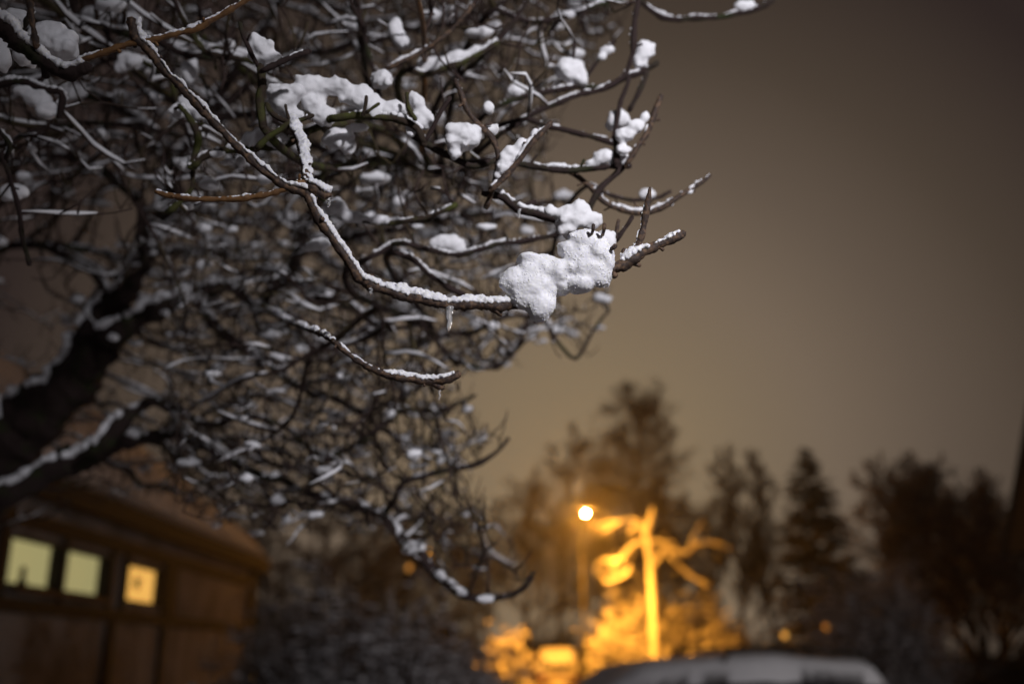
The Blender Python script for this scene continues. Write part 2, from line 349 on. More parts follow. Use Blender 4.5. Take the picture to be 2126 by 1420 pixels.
# --- the branches one can follow: (depth, radius px, material, points, snow thickness px, base end or None)
br = [
 # sharp, nearest ones
 ('near', 1.0, 9, 'bark', [(273, 47, 10), (283, 75, 9), (300, 97, 9), (322, 122, 9), (345, 150, 8), (385, 192, 8), (430, 240, 8), (480, 292, 8), (530, 340, 8), (575, 375, 9), (610, 392, 10), (640, 402, 11)], 9, None),
 ('near', 1.0, 10, 'bark', [(632, 390, 9), (645, 420, 10), (660, 450, 10), (682, 482, 10), (705, 515, 10), (728, 548, 11), (748, 578, 12), (775, 594, 12), (810, 606, 11), (850, 617, 11), (900, 627, 11), (960, 632, 11), (1020, 634, 11), (1050, 634, 11), (1110, 620, 11), (1170, 592, 11), (1230, 570, 12), (1290, 552, 12), (1312, 538, 12), (1340, 522, 10.5), (1375, 506, 9), (1400, 494, 9), (1418, 485, 9)], 12, None),
 ('near', 1.03, 9, 'bark', [(600, 250, 8, 1.12), (615, 275, 8, 1.08), (628, 310, 9, 1.05), (634, 350, 9, 1.02), (642, 385, 10, 1.0), (660, 396, 11, 1.0), (680, 407, 11, 1.0)], 13, None),
 ('near', 1.0, 6, 'bark', [(1318, 530, 8), (1328, 500, 8), (1336, 465, 7), (1342, 430, 7), (1348, 402, 5), (1350, 391, 3.5)], 3, None),
 ('near', 1.0, 4, 'bark', [(1300, 545, 5), (1315, 548, 4), (1328, 551, 4)], 0, None),
 ('near', 1.0, 5, 'bark', [(1020, 636, 9), (1032, 645, 7), (1038, 652, 5)], 0, None),
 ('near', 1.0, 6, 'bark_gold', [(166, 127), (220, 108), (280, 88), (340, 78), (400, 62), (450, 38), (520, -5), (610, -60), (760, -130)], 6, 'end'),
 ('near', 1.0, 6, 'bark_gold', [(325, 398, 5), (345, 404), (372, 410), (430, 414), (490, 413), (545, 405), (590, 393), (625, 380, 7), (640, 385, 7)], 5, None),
 ('near', 1.02, 8, 'bark', [(545, 640, 7, 2.1), (580, 655, 6, 1.75), (620, 675, 5, 1.4), (660, 690, 5, 1.15), (690, 706, 5, 1.03), (712, 725, 6), (740, 746, 7), (775, 767, 8), (820, 782, 8), (870, 790, 8), (905, 790, 9), (930, 785, 9), (950, 777, 9)], 7, None),
 ('near', 1.02, 5, 'bark', [(888, 790, 7), (905, 799, 6), (917, 804, 6)], 0, None),
 ('near', .93, 18, 'bark_dark', [(-90, -40, 22), (-30, 20, 22), (20, 65, 20), (60, 102, 18), (105, 135, 17), (140, 150, 16), (178, 143, 15)], 9, None),
 ('near', .92, 6, 'bark', [(52, -40), (62, 0), (68, 45), (74, 85, 7), (77, 98, 7)], 2, None),
 ('near', .94, 5, 'bark_dark', [(63, 32, 6), (52, 52, 6), (41, 74, 5)], 0, None),
 # a little behind the plane of focus
 ('mid', 1.14, 6, 'bark', [(945, 168), (953, 188), (975, 235), (1000, 265), (1022, 285), (1032, 325), (1028, 370), (1020, 400), (1012, 432)], 5, None),
 ('mid', 1.12, 6, 'bark', [(1143, 256), (1120, 285), (1090, 318), (1060, 352), (1032, 380), (1018, 395)], 12, None),
 ('mid', 1.16, 9, 'bark_dark', [(1005, 405, 8), (1030, 405), (1052, 412), (1075, 434), (1130, 448), (1160, 458), (1195, 485), (1240, 505)], 9, None),
 ('mid', 1.17, 7, 'bark_dark', [(1022, 335), (985, 345), (940, 330), (900, 308), (868, 290), (850, 275)], 3, None),
 ('mid', 1.4, 6, 'bark_dark', [(1040, 280), (1085, 250), (1130, 225), (1190, 202), (1250, 186), (1296, 158), (1312, 115), (1318, 60), (1326, 0), (1336, -60)], 5, 'start'),
 ('mid', 1.42, 6, 'bark_dark', [(1015, 230), (1060, 205), (1110, 196), (1170, 186), (1200, 180), (1255, 184), (1300, 162), (1345, 142), (1362, 132)], 6, 'start'),
 ('mid', 1.42, 4, 'bark_dark', [(1192, 88), (1191, 130), (1188, 180)], 3, None),
 ('mid', 1.45, 4, 'bark_dark', [(1212, 168), (1238, 132), (1262, 105), (1278, 88)], 6, None),
 ('mid', 1.36, 6, 'bark_dark', [(1095, 246), (1140, 262), (1200, 278), (1255, 291), (1285, 300)], 3, 'start'),
 ('mid', 1.36, 5, 'bark_dark', [(1305, 165), (1292, 205), (1280, 255), (1272, 292)], 2, None),
 ('mid', 1.40, 5, 'bark_dark', [(1345, 148), (1328, 190), (1308, 228)], 2, None),
 ('mid', 1.28, 7, 'bark_dark', [(1040, 334), (1080, 338), (1110, 345), (1170, 352), (1230, 350), (1280, 346), (1306, 346)], 7, 'start'),
 ('mid', 1.27, 6, 'bark', [(1300, 346), (1325, 308), (1350, 262), (1364, 228), (1374, 200)], 6, None),
 ('mid', 1.27, 7, 'bark_dark', [(1279, 283), (1278, 315), (1280, 346)], 3, None),
 ('mid', 1.30, 6, 'bark', [(1473, 364, 3), (1442, 388, 5), (1400, 415), (1360, 435), (1320, 442), (1280, 434), (1250, 418), (1222, 385), (1190, 362), (1165, 350)], 7, None),
 ('mid', 1.28, 7, 'bark_dark', [(1292, 350), (1265, 375), (1245, 395), (1225, 432), (1215, 460)], 3, None),
 ('mid', 1.14, 4, 'bark', [(1284, 462), (1280, 490), (1272, 515)], 0, None),
 ('mid', 1.16, 5, 'bark_dark', [(1310, 452), (1296, 476), (1280, 500)], 2, None),
 ('mid', 1.5, 4, 'bark_dark', [(1225, 385), (1270, 405), (1320, 416), (1362, 412), (1392, 398)], 4, 'start'),
 ('mid', 1.6, 6, 'bark_dark', [(1300, -60), (1330, 0), (1355, 24), (1400, 39), (1460, 38), (1520, 30), (1570, 18), (1603, 2)], 6, None),
 ('mid', 1.55, 6, 'bark_dark', [(1318, -20), (1240, 14), (1180, 34), (1120, 45), (1080, 40), (1030, 20)], 7, 'end'),
 ('mid', 1.45, 5, 'bark_dark', [(1105, -20), (1062, 50), (1020, 95), (985, 135), (930, 175)], 4, 'end'),
 ('mid', 1.32, 5, 'bark', [(982, 12), (950, 50), (920, 78), (870, 112), (828, 134), (790, 150)], 6, 'end'),
 ('mid', 1.42, 7, 'bark_moss', [(1035, 88), (985, 120), (930, 140), (880, 152), (845, 145)], 8, 'end'),
 ('mid', 1.14, 8, 'bark_moss', [(688, 246), (740, 240), (800, 243), (840, 252), (868, 270), (880, 296)], 9, 'start'),
 ('mid', 1.14, 5, 'bark_dark', [(880, 294), (905, 256), (924, 225), (934, 206)], 3, None),
 ('mid', 1.12, 4, 'bark_moss', [(752, 240), (758, 220), (760, 200)], 0, None),
 ('mid', 1.12, 4, 'bark_moss', [(760, 234), (775, 222), (786, 214)], 0, None),
 ('mid', 1.13, 5, 'bark_moss', [(846, 195), (850, 220), (862, 248)], 3, None),
 ('mid', 1.10, 9, 'bark_moss', [(544, 262), (542, 225), (544, 180), (542, 140)], 0, 'start'),
 ('mid', 1.10, 5, 'bark_dark', [(542, 145), (522, 112), (508, 80), (500, 50)], 2, None),
 ('mid', 1.08, 6, 'bark_dark', [(544, 148), (590, 130), (615, 120), (640, 110)], 5, None),
 ('mid', 1.10, 7, 'bark_moss', [(605, 250), (570, 275), (550, 288), (532, 308)], 2, None),
 ('mid', 1.10, 5, 'bark_moss', [(558, 216), (568, 236), (600, 250), (650, 240)], 3, None),
 ('mid', 1.10, 4, 'bark_moss', [(596, 218), (597, 235), (600, 252)], 0, None),
 ('mid', 1.2, 8, 'bark_moss', [(400, 350), (425, 325), (470, 312), (540, 308), (590, 300), (625, 285), (660, 262)], 7, 'end'),
 ('mid', 1.2, 7, 'bark_moss', [(372, 222), (395, 245), (412, 280), (405, 320), (395, 350)], 7, None),
 ('mid', 1.22, 6, 'bark_moss', [(400, 350), (395, 390), (370, 420), (350, 440)], 5, None),
 ('mid', 1.3, 6, 'bark_moss', [(660, 405), (720, 440), (780, 462), (860, 455), (910, 440), (948, 425)], 11, 'start'),
 ('mid', 1.38, 6, 'bark_dark', [(1160, 487), (1100, 500), (1050, 505), (990, 520), (940, 528), (890, 520), (830, 505), (780, 530), (720, 560)], 7, 'end'),
 ('mid', 1.35, 6, 'bark_dark', [(820, 520), (860, 540), (900, 575), (960, 610)], 7, 'start'),
 ('mid', 1.5, 5, 'bark_dark', [(745, 15), (760, 90), (775, 150), (790, 200)], 3, 'start'),
 ('mid', 1.4, 7, 'bark_moss', [(395, 60), (430, 105), (500, 120), (545, 128)], 10, 'start'),
 ('mid', 1.5, 8, 'bark_dark', [(150, 40), (230, 60), (300, 75), (380, 110), (440, 120)], 9, 'start'),
 ('mid', 1.45, 6, 'bark_moss', [(258, 115), (300, 130), (350, 165), (372, 215)], 10, 'start'),
 ('mid', 1.25, 8, 'bark_dark', [(-20, 175), (40, 170), (90, 185), (130, 195), (120, 240)], 9, None),
 ('mid', 1.25, 5, 'bark_dark', [(0, 320), (30, 400), (45, 480), (62, 548)], 2, 'start'),
 ('mid', 1.2, 5, 'bark_dark', [(-20, 250), (20, 300), (10, 330)], 5, None),
]
def connect(p0, tan, r):
    """carry a branch on from its base back to the nearest limb"""
    A = np.vstack(limb_paths); dd = np.linalg.norm(A[:, :3] - p0[:3], axis=1) + (A[:, 3] < r * 1.1) * .5
    q = A[int(dd.argmin())]; L = np.linalg.norm(q[:3] - p0[:3])
    c1 = p0[:3] + tan * L * .10 + (q[:3] - p0[:3]) * .2; c2 = q[:3] * .7 + p0[:3] * .3 + np.array([0, 0, .03])
    t = np.linspace(0, 1, max(8, int(L / .03)))[:, None]
    X = (1 - t) ** 3 * p0[:3] + 3 * (1 - t) ** 2 * t * c1 + 3 * (1 - t) * t * t * c2 + t ** 3 * q[:3]
    return np.hstack([X, (r + (max(r * 1.4, .006) - r) * t)])
def spurs(mb, P, rr, every, size=1.0):     # buds and short fruiting spurs
    k = rr.randint(4, every)
    while k < len(P) - 2:
        p = P[k]; T = P[k + 1, :3] - P[k - 1, :3]; T /= np.linalg.norm(T) + 1e-9
        v = np.array([rr.gauss(0, 1), rr.gauss(0, 1) * .6, rr.gauss(0, 1)]); v -= T * v.dot(T); v /= np.linalg.norm(v) + 1e-9
        v = v + T * .5; L = p[3] * rr.uniform(.9, 1.9) * size; r0 = p[3] * rr.uniform(.35, .6)
        a = p[:3] + v * p[3] * .5
        mb.tube([a, a + v * L * .5, a + v * L * .85, a + v * L], [r0, r0 * .85, r0 * .95, r0 * .4], 7)
        k += rr.randint(max(3, every // 2), every * 2)
for i, (zone, d, rp, mn_, pts, sn, base) in enumerate(br):
    near = zone == 'near'
    P = trace(pts, d, rp, .0025 if near else .006)
    P = gnarl(P, .0012 if near else .003, 55 if near else 30)
    rr = random.Random(100 + i)
    mb = MB(); mb.tube(P[:, :3], P[:, 3], 16 if near else 9, bump=.28 if near else .15)
    for end in (0, -1):                    # blunt cut or bud ends
        mb.ball(P[end, :3], P[end, 3] * 1.02, 1)
    if i not in (4, 5, 9): spurs(mb, P, rr, 15 if near else 10, 1.0 if near else 2.0)
    full = P
    if base:
        b0, b1 = (0, 1) if base == 'start' else (-1, -2)
        tn = P[b0, :3] - P[b1, :3]; tn /= np.linalg.norm(tn) + 1e-9
        cn = connect(P[b0], tn, P[b0, 3]); mb.tube(cn[:, :3], cn[:, 3], 8); SK.append(cn[::3])
    elif not near and i % 2 == 0: pass
    o = mb.build('branch', M[mn_], tree)
    if sn:
        sb = MB(); th = sn * d / FPX * (1.5 if near else 1.2)
        if near:
            if i == 1:
                L = len(P); crust(sb, P, th, 1.5, gap=-.15, seed=i, hi=.62); crust(sb, P, th * 1.9, 1.5, gap=-.4, seed=i, lo=.86)
            else: crust(sb, P, th, 1.5 if i != 2 else 1.9, gap=(-.1 if i != 3 else .35), seed=i, size=1.0 if i != 2 else 1.15, side=(0, 0, 0) if i not in (0, 2) else (.55, -.5, .1))
            me = remesh(sb, .00105, [(380, .0006, 0), (900, .0006, 0)], 4) if sb.n else None
            if me: add_mesh('snow', me, M['snow'], o)
        else:
            crust(sb, P, th * 1.1, .8, gap=.02, seed=i, size=1.2)
            if sb.n: add_mesh('snow', remesh(sb, .0022, [(150, .001, 0)]), M['snow_soft'], o)
    if not near: SK.append(P[::6])

# --- heaps of snow caught in the forks (part of the tree's load)
heaps = [
 # (depth, [(px, py, rx, ry), ...])
 (1.14, [(965, 285, 38, 34), (945, 312, 16, 24), (990, 268, 18, 16)]),
 (1.16, [(1012, 225, 13, 17)]), (1.15, [(1020, 268, 20, 16)]),
 (1.13, [(1048, 345, 20, 20), (1062, 322, 20, 20), (1085, 300, 16, 18), (1110, 280, 14, 14), (1033, 362, 9, 12)]),
 (1.13, [(1190, 448, 40, 30), (1175, 470, 24, 22), (1225, 458, 34, 22), (1205, 425, 12, 18), (1145, 437, 14, 14), (1260, 500, 22, 30)]),
 (1.42, [(1185, 145, 32, 32), (1205, 160, 18, 20)]), (1.42, [(1070, 190, 22, 16)]),
 (1.42, [(1340, 105, 20, 26), (1330, 128, 16, 18)]), (1.45, [(1262, 102, 16, 12), (1248, 118, 10, 10)]),
 (1.38, [(1283, 248, 24, 24), (1268, 262, 14, 16)]),
 (1.28, [(1255, 325, 28, 22), (1230, 340, 18, 10)]), (1.26, [(1300, 280, 22, 18), (1322, 264, 16, 16), (1298, 310, 20, 12), (1340, 245, 10, 12)]),
 (1.28, [(1295, 330, 14, 20)]),
 (1.3, [(1385, 424, 22, 8), (1425, 400, 20, 8), (1440, 388, 14, 7)]),
 (1.15, [(640, 178, 34, 26), (690, 180, 44, 26), (735, 198, 40, 24), (775, 222, 32, 26), (818, 228, 30, 22), (650, 215, 30, 26), (672, 240, 30, 26)]),
 (1.14, [(588, 202, 36, 32), (570, 190, 20, 20), (612, 238, 26, 18)]),
 (1.15, [(868, 215, 18, 24), (880, 245, 22, 28), (855, 268, 14, 22), (860, 200, 12, 12)]),
 (1.18, [(705, 290, 34, 26), (722, 305, 22, 16), (745, 265, 30, 10)]),
 (1.12, [(540, 98, 28, 24), (562, 118, 24, 16), (528, 78, 12, 16), (530, 118, 20, 16)]),
 (1.24, [(795, 165, 24, 26)]), (1.4, [(820, 60, 16, 26), (835, 85, 16, 20)]),
 (1.44, [(905, 132, 42, 18), (955, 118, 36, 16), (995, 105, 22, 14), (880, 148, 26, 12), (1015, 92, 10, 14)]),
 (1.2, [(530, 292, 34, 22), (575, 292, 26, 20), (490, 305, 26, 14), (455, 318, 22, 12)]),
 (1.22, [(385, 215, 22, 22), (370, 232, 18, 18), (410, 235, 16, 18)]), (1.25, [(435, 385, 22, 18)]), (1.22, [(385, 340, 18, 20)]),
 (1.22, [(500, 335, 14, 14)]), (1.3, [(552, 372, 22, 14)]), (1.22, [(470, 338, 18, 8)]),
 (1.3, [(695, 430, 28, 20), (735, 452, 30, 18), (785, 456, 34, 14)]),
 (1.4, [(930, 505, 42, 18), (950, 518, 26, 14)]), (1.38, [(665, 505, 26, 14), (640, 515, 18, 10)]),
 (1.6, [(1545, 14, 26, 14)]), (1.55, [(1175, 30, 30, 10)]), (1.5, [(1345, 405, 22, 14)]),
 (1.05, [(95, 85, 46, 36), (125, 100, 34, 34), (140, 80, 20, 18), (60, 112, 30, 30), (105, 60, 34, 18)]), (1.02, [(32, 32, 24, 18), (25, 55, 16, 24), (48, 45, 12, 22)]),
 (1.0, [(2, 120, 22, 30), (-5, 90, 18, 20)]), (1.25, [(75, 205, 34, 20), (100, 228, 26, 20), (50, 190, 24, 16)]), (1.35, [(30, 400, 34, 22)]),
 (1.4, [(275, 125, 26, 20), (250, 140, 16, 14)]), (1.45, [(395, 150, 20, 30)]), (1.45, [(420, 95, 34, 12), (470, 92, 22, 10)]),
 (1.6, [(205, 30, 40, 18)]), (1.6, [(150, 190, 40, 22)]), (1.5, [(1010, 470, 26, 10)]), (1.5, [(870, 470, 20, 8)]), (1.6, [(270, 40, 30, 14)]),
 (2.1, [(380, 600, 22, 14), (345, 612, 22, 12)]), (2.05, [(530, 728, 20, 12)]), (2.1, [(162, 618, 16, 10)]), 
 (1.88, [(1008, 1243, 20, 10), (960, 1232, 14, 7)]), (1.95, [(808, 857, 14, 12)]), (1.9, [(862, 948, 12, 10)]), (1.9, [(580, 1040, 18, 14), (596, 1075, 12, 14)]),
 (2.0, [(232, 700, 12, 10), (280, 712, 16, 8)]),
]
for i, (d, bl) in enumerate(heaps):
    mb = MB()
    for (px, py, rx, ry) in bl: blob(mb, px, py, rx * 1.12, ry * 1.05, d, i)
    near = d < 1.3
    me = remesh(mb, .002 if near else .003, [(40, .0042, 0), (130, .0016, 0), (300, .0007, 0)], 8)
    add_mesh('snow_clump', me, M['snow_soft'], tree)

# --- the big clump in focus: a thing resting on the tip of the nearest branch
mb = MB()
for (px, py, rx, ry, dz) in [(1105, 590, 66, 54, 0), (1070, 585, 38, 38, .002), (1122, 632, 38, 34, -.004), (1130, 560, 54, 40, .004), (1090, 622, 40, 26, 0),
                             (1218, 540, 60, 58, 0), (1215, 502, 48, 28, .004), (1180, 570, 30, 34, .006), (1248, 565, 30, 42, 0), (1205, 590, 36, 22, -.002), (1150, 590, 22, 26, .010), (1100, 540, 34, 16, .006), (1180, 520, 30, 22, .006), (1160, 565, 36, 34, 0), (1168, 592, 20, 26, .004), (1120, 652, 26, 20, -.004), (1262, 540, 18, 40, 0)]:
    blob(mb, px, py, rx, ry, 1.0 + dz, int(py), n=6, rd=38)
me = remesh(mb, .00115, [(30, .0018, 0), (120, .0010, 0), (300, .0004, 0), (850, .0005, 0)], 40)
co = np.empty(len(me.vertices) * 3); me.vertices.foreach_get('co', co); co = co.reshape(-1, 3)
mb = MB(); mb.add(co, [tuple(p.vertices) for p in me.polygons]); rr = random.Random(77)
for k in range(2600):                      # loose grains on the surface
    q = co[rr.randrange(len(co))]
    if nz(q, 60, 4) > -.15: mb.ball(q, rr.uniform(.0003, .0008), 1)
me = mb.mesh('snow_clump'); me.polygons.foreach_set('use_smooth', [True] * len(me.polygons))
big = add_mesh('snow_clump', me, M['snow'], None); me.name = 'snow_clump'
tag(big, 'large sharp white snow clump packed on the tip of the nearest branch', 'snow clump')
mb = MB()                                  # spurs poking out of the clump
for a, b, r in [((1228, 488), (1232, 468), 4), ((1251, 488), (1255, 467), 4.5), ((1268, 518), (1277, 511), 5.5)]:
    P = [N(*a, .995), N((a[0] + b[0]) / 2 + 1, (a[1] + b[1]) / 2, .985 if a[0] != 1160 else .975), N(*b, .985 if a[0] != 1160 else .972)]
    mb.tube(P, [r / FPX * .8, r / FPX * .85, r / FPX], 8); mb.ball(P[-1], r / FPX * 1.05, 1)
mb.build('branch', M['bark'], tree)

# --- icicles
def icicle(px, py, h, wpx, d, label):
    rr = random.Random(int(px)); k = d / FPX; b = MB(); P = []
    n = 14
    for i in range(n + 1):
        t = i / n; q = N(px, py, d); r = wpx * k * (1 - .55 * t) * (1 + .25 * math.sin(i * 2.1) * (1 - t)) * (.55 if i == 0 else 1)
        if i == n: r *= .35
        P.append((q.x + k * 1.2 * math.sin(i * .9), q.y, q.z - h * k * t, r))
    P = np.array(P); b.tube(P[:, :3], P[:, 3], 12)
    return tag(b.build('icicle', M['ice']), label, 'icicle')
icicle(933, 636, 54, 9, .998, 'short clear icicle hanging under the nearest branch, left of the big clump')
icicle(684, 412, 20, 5, .996, 'tiny clear ice drip under the snowy stub where the nearest branches join')
icicle(913, 806, 26, 3, 1.02, 'thin orange tinted icicle under the low forked twig')
icicle(1078, 434, 22, 3.5, 1.15, 'tiny orange lit drip under the dark twig above the big clump')
icicle(770, 598, 16, 6, .996, 'small dark ice bead under the lowest bend of the nearest branch')

# --- everything behind: twigs grown out of the limbs to fill the crown
POLY = [(-420, -420), (1380, -420), (1340, -60), (1300, 60), (1190, 210), (1120, 330), (1180, 470), (1250, 520), (1265, 640), (1190, 745), (1100, 700), (1070, 765), (950, 775), (900, 810), (985, 830), (890, 880), (1055, 900), (940, 985), (1000, 1050), (1040, 1120), (1110, 1185), (950, 1230), (800, 1130), (640, 1130), (480, 1110), (300, 1050), (100, 1090), (-420, 1250)]
def inside(x, y):
    c = False; j = len(POLY) - 1
    for i in range(len(POLY)):
        xi, yi = POLY[i]; xj, yj = POLY[j]
        if (yi > y) != (yj > y) and x < (xj - xi) * (y - yi) / (yj - yi) + xi: c = not c
        j = i
    return c
rng = np.random.default_rng(11)
att = []
CORE = 5000
while len(att) < 14000:
    x = rng.uniform(-420, 1390); y = rng.uniform(-420, 1250)
    if not inside(x, y): continue
    if x < 0 or y < 0:
        if rng.random() < .55: continue
    u = rng.random(); d = 1.3 + 1.9 * u if y < 450 else 1.7 + 1.5 * u
    if x < 260 and 420 < y < 700 and rng.random() < .6: continue
    if x < 420 and y > 600: 
        if rng.random() < .45: continue
        d = 2.35 + .8 * u
    if y > 950 and rng.random() < .35: continue
    if nz((x / 130, y / 130, d * 1.5), 1, 9) < -.22: continue
    if not (350 < x < 1000 and 300 < y < 1000) and rng.random() < .25: continue
    att.append(N(x, y, d))
while CORE:
    x, y = rng.uniform(330, 1060), rng.uniform(330, 1090)
    if inside(x, y): att.append(N(x, y, rng.uniform(1.6, 3.1))); CORE -= 1
att = np.array(att)
def grow(seed, att, D, di, dk, iters):
    pos = [seed]; par = [np.full(len(seed), -1)]; dirs = [np.zeros_like(seed)]
    allp = seed.copy(); alld = np.zeros_like(seed); near = np.zeros(len(att), int); dist = np.full(len(att), 1e9)
    for c in range(0, len(seed), 400):
        dd = np.linalg.norm(att[:, None] - seed[None, c:c + 400], axis=2); m = dd.argmin(1); v = dd[np.arange(len(att)), m]
        u = v < dist; dist[u] = v[u]; near[u] = m[u] + c
    parent = np.full(len(seed), -1)
    for it in range(iters):
        act = dist < di
        if not act.any(): break
        ids = np.unique(near[act]); newp = []; newpar = []; newd = []
        an = near[act]; aa = att[act]
        order = np.argsort(an); an = an[order]; aa = aa[order]; st = np.searchsorted(an, ids); st = np.append(st, len(an))
        for k, idn in enumerate(ids):
            v = aa[st[k]:st[k + 1]] - allp[idn]; v = (v / (np.linalg.norm(v, axis=1)[:, None] + 1e-9)).sum(0)
            v = v / (np.linalg.norm(v) + 1e-9) + .55 * alld[idn] + rng.normal(0, .36, 3) + np.array([0, 0, .06]); v /= np.linalg.norm(v) + 1e-9
            newp.append(allp[idn] + v * D); newpar.append(idn); newd.append(v)
        newp = np.array(newp); base = len(allp)
        dd = np.linalg.norm(att[:, None] - newp[None], axis=2); m = dd.argmin(1); v = dd[np.arange(len(att)), m]
        u = v < dist; dist[u] = v[u]; near[u] = m[u] + base
        allp = np.vstack([allp, newp]); alld = np.vstack([alld, np.array(newd)]); parent = np.append(parent, newpar)
        keep = dist > dk; att = att[keep]; near = near[keep]; dist = dist[keep]
        if len(allp) > 34000: break
    return allp, parent
seed = np.vstack(SK)[:, :3]
pos, par = grow(seed, att, .024, .30, .036, 100)
nS = len(seed); nA = len(pos)
kids = [[] for _ in range(nA)]
for i in range(nS, nA): kids[par[i]].append(i)
size = np.ones(nA); rad = np.zeros(nA)
for i in range(nA - 1, nS - 1, -1):
    rad[i] = max(.0016, rad[i] ** (1 / 2.5) if rad[i] else .0016); size[par[i]] += size[i]
    if par[i] >= nS: rad[par[i]] += rad[i] ** 2.5
def warp(p):
    v = Vector(p * 4.5); a = mn.noise_vector(v); b = mn.noise_vector(v * 3.1)
    return np.array([a.x, a.y, a.z]) * .020 + np.array([b.x, b.y, b.z]) * .012
wp = pos.copy()
for i in range(nS, nA): wp[i] = pos[i] + warp(pos[i]) * (1 if par[i] >= nS else .4)
print('twig nodes', nA - nS)
roots = sorted([i for i in range(nS, nA) if par[i] < nS and size[i] > 2], key=lambda i: -size[i])
def collect(root, mb, sb, rr):
    stack = [(par[root], root)]
    while stack:
        a, b = stack.pop(); ch = [a, b]
        while kids[b]:
            ks = sorted(kids[b], key=lambda q: -size[q])
            for q in ks[1:]: stack.append((b, q))
            b = ks[0]; ch.append(b)
        P = wp[ch]; r = np.array([max(rad[c], .0014) for c in ch]); r[0] = r[1]
        r = r * np.linspace(1, .75, len(r))
        if len(P) > 3:
            Q = P.copy(); Q[1:-1] = (P[:-2] + 2 * P[1:-1] + P[2:]) / 4; P = Q
        mb.tube(P, r, 5)
        # short side shoots
        for k in range(1, len(P)):
            if rr.random() < .42:
                v = np.array([rr.gauss(0, .8), rr.gauss(0, .8), rr.gauss(0, .8) + .9]); v /= np.linalg.norm(v); L = rr.uniform(.012, .055)
                mb.tube([P[k], P[k] + v * L * .6, P[k] + v * L + np.array([0, 0, L * .25])], [.0015, .0014, .0010], 4)
        # snow along the top
        seg = []; sr = []
        for k in range(len(P)):
            T = P[min(k + 1, len(P) - 1)] - P[max(k - 1, 0)]; h = 1 - abs(T[2]) / (np.linalg.norm(T) + 1e-9)
            q = nz(P[k], 9, 3) + .5 * nz(P[k], 30, 8)
            low = min(1, max(0, (P[k][2] - 1.75) / .55)); t = (r[k] * .55 + .0018 * max(0, .3 + .5 * low + 1.5 * q)) if h > .3 and q > .17 - .38 * low else 0
            if t: seg.append(P[k] + np.array([0, 0, r[k] * .8 + t * .45])); sr.append(t)
            if (not t or k == len(P) - 1) and seg:
                if len(seg) > 1: sr[0] *= .4; sr[-1] *= .4; sb.tube(seg, sr, 6)
                seg, sr = [], []
        if rr.random() < .17 * min(1, max(.1, (P[0][2] - 1.7) / .6)):
            k = rr.randrange(len(P)); V, F = ico(2); s = rr.uniform(.006, .017)
            X = V * np.array([s * rr.uniform(.7, 1.6), s, s * rr.uniform(.45, .8)]); X = X * (1 + .7 * np.array([nz(x, 90, k) for x in X]))[:, None]
            sb.add(X + P[k] + np.array([0, 0, r[k] + s * .4]), F)
for gi, root in enumerate(roots[:95]):
    mb, sb = MB(), MB(); collect(root, mb, sb, random.Random(root))
    o = mb.build('twig', M['twig'], tree)
    if sb.n: sb.build('snow', M['snow_soft'], o)
mb, sb = MB(), MB()
for root in roots[95:]: collect(root, mb, sb, random.Random(root))
if mb.n:
    o = mb.build('small_twigs', M['twig'], tree); o['kind'] = 'stuff'
    if sb.n: sb.build('snow', M['snow_soft'], o)

# ------------------------------------------------------------------ house on the left
HX = -5.0
house = empty('timber_framed_house', (-8, 14, 0), 'low timber framed house with lit windows under a snowy roof, on the left', 'house')
H0, H1 = 3.0, 19.8
wins = [(10.0, 11.25, 'win_green'), (11.33, 12.60, 'win_green'), (13.20, 14.62, 'win_yellow')]
zb, zt = 2.265, 2.785
b = MB()                                   # plaster wall, built round the openings
b.box((-5.25, H0, -.3), (-5.0, H1, zb)); b.box((-5.25, H0, zt), (-5.0, H1, 3.28))
ed = [H0] + [v for w_ in wins for v in w_[:2]] + [H1]
for k in range(0, len(ed), 2): b.box((-5.25, ed[k], zb + .0005), (-5.0, ed[k + 1], zt - .0005))
b.box((-11.25, H0, -.3), (-11.0, H1, 3.28))
for y in (H0, H1):
    s_ = -1 if y == H0 else 1
    b.prism([(-11, y, -.3), (-5.25, y, -.3), (-5.25, y, 3.28), (-8.1, y, 5.75), (-11, y, 3.28)], (0, -s_ * .2, 0))
b.build('wall', M['plaster'], house, smooth=False)
b = MB()                                   # timbers
fx0, fx1 = -5.02, -4.955
b.box((fx0, H0, 2.02), (fx1 + .002, H1 - .1, 2.16)); b.box((fx0, H0, 2.86), (fx1 + .002, H1 - .1, 3.02))
for y0, y1 in [(H1 - .42, H1 + .03)]: b.box((-5.3, y0, -.3), (fx1 + .01, y1, 3.2))
for y0, y1 in [(9.7, 9.86), (12.75, 12.93), (14.7, 14.9), (6.5, 6.66)]:
    b.box((fx0, y0, -.3), (fx1, y1, 2.02))
for y0, y1 in [(12.61, 12.72), (13.06, 13.19), (14.63, 15.15), (11.255, 11.325), (9.8, 9.99)]:
    b.box((fx0, y0, 2.163), (fx1, y1, 2.857))
b.build('timber_frame', M['timber'], house, smooth=False)
for (y0, y1, mm) in wins:
    fr = MB()
    for a, c in [((-5.14, y0, zb), (-4.97, y0 + .04, zt)), ((-5.14, y1 - .04, zb), (-4.97, y1, zt)), ((-5.14, y0 + .04, zb), (-4.972, y1 - .04, zb + .035)), ((-5.14, y0 + .04, zt - .035), (-4.972, y1 - .04, zt))]: fr.box(a, c)
    f = fr.build('window', M['timber'], house, smooth=False)
    p = MB(); p.box((-5.13, y0 + .04, zb + .035), (-5.11, y1 - .04, zt - .035)); p.build('pane', M[mm], f, smooth=False)
b = MB(); b.box((-5.0, 10.1, 2.215), (-4.87, 12.45, 2.255)); b.build('window_sill', M['soffit'], house, smooth=False)
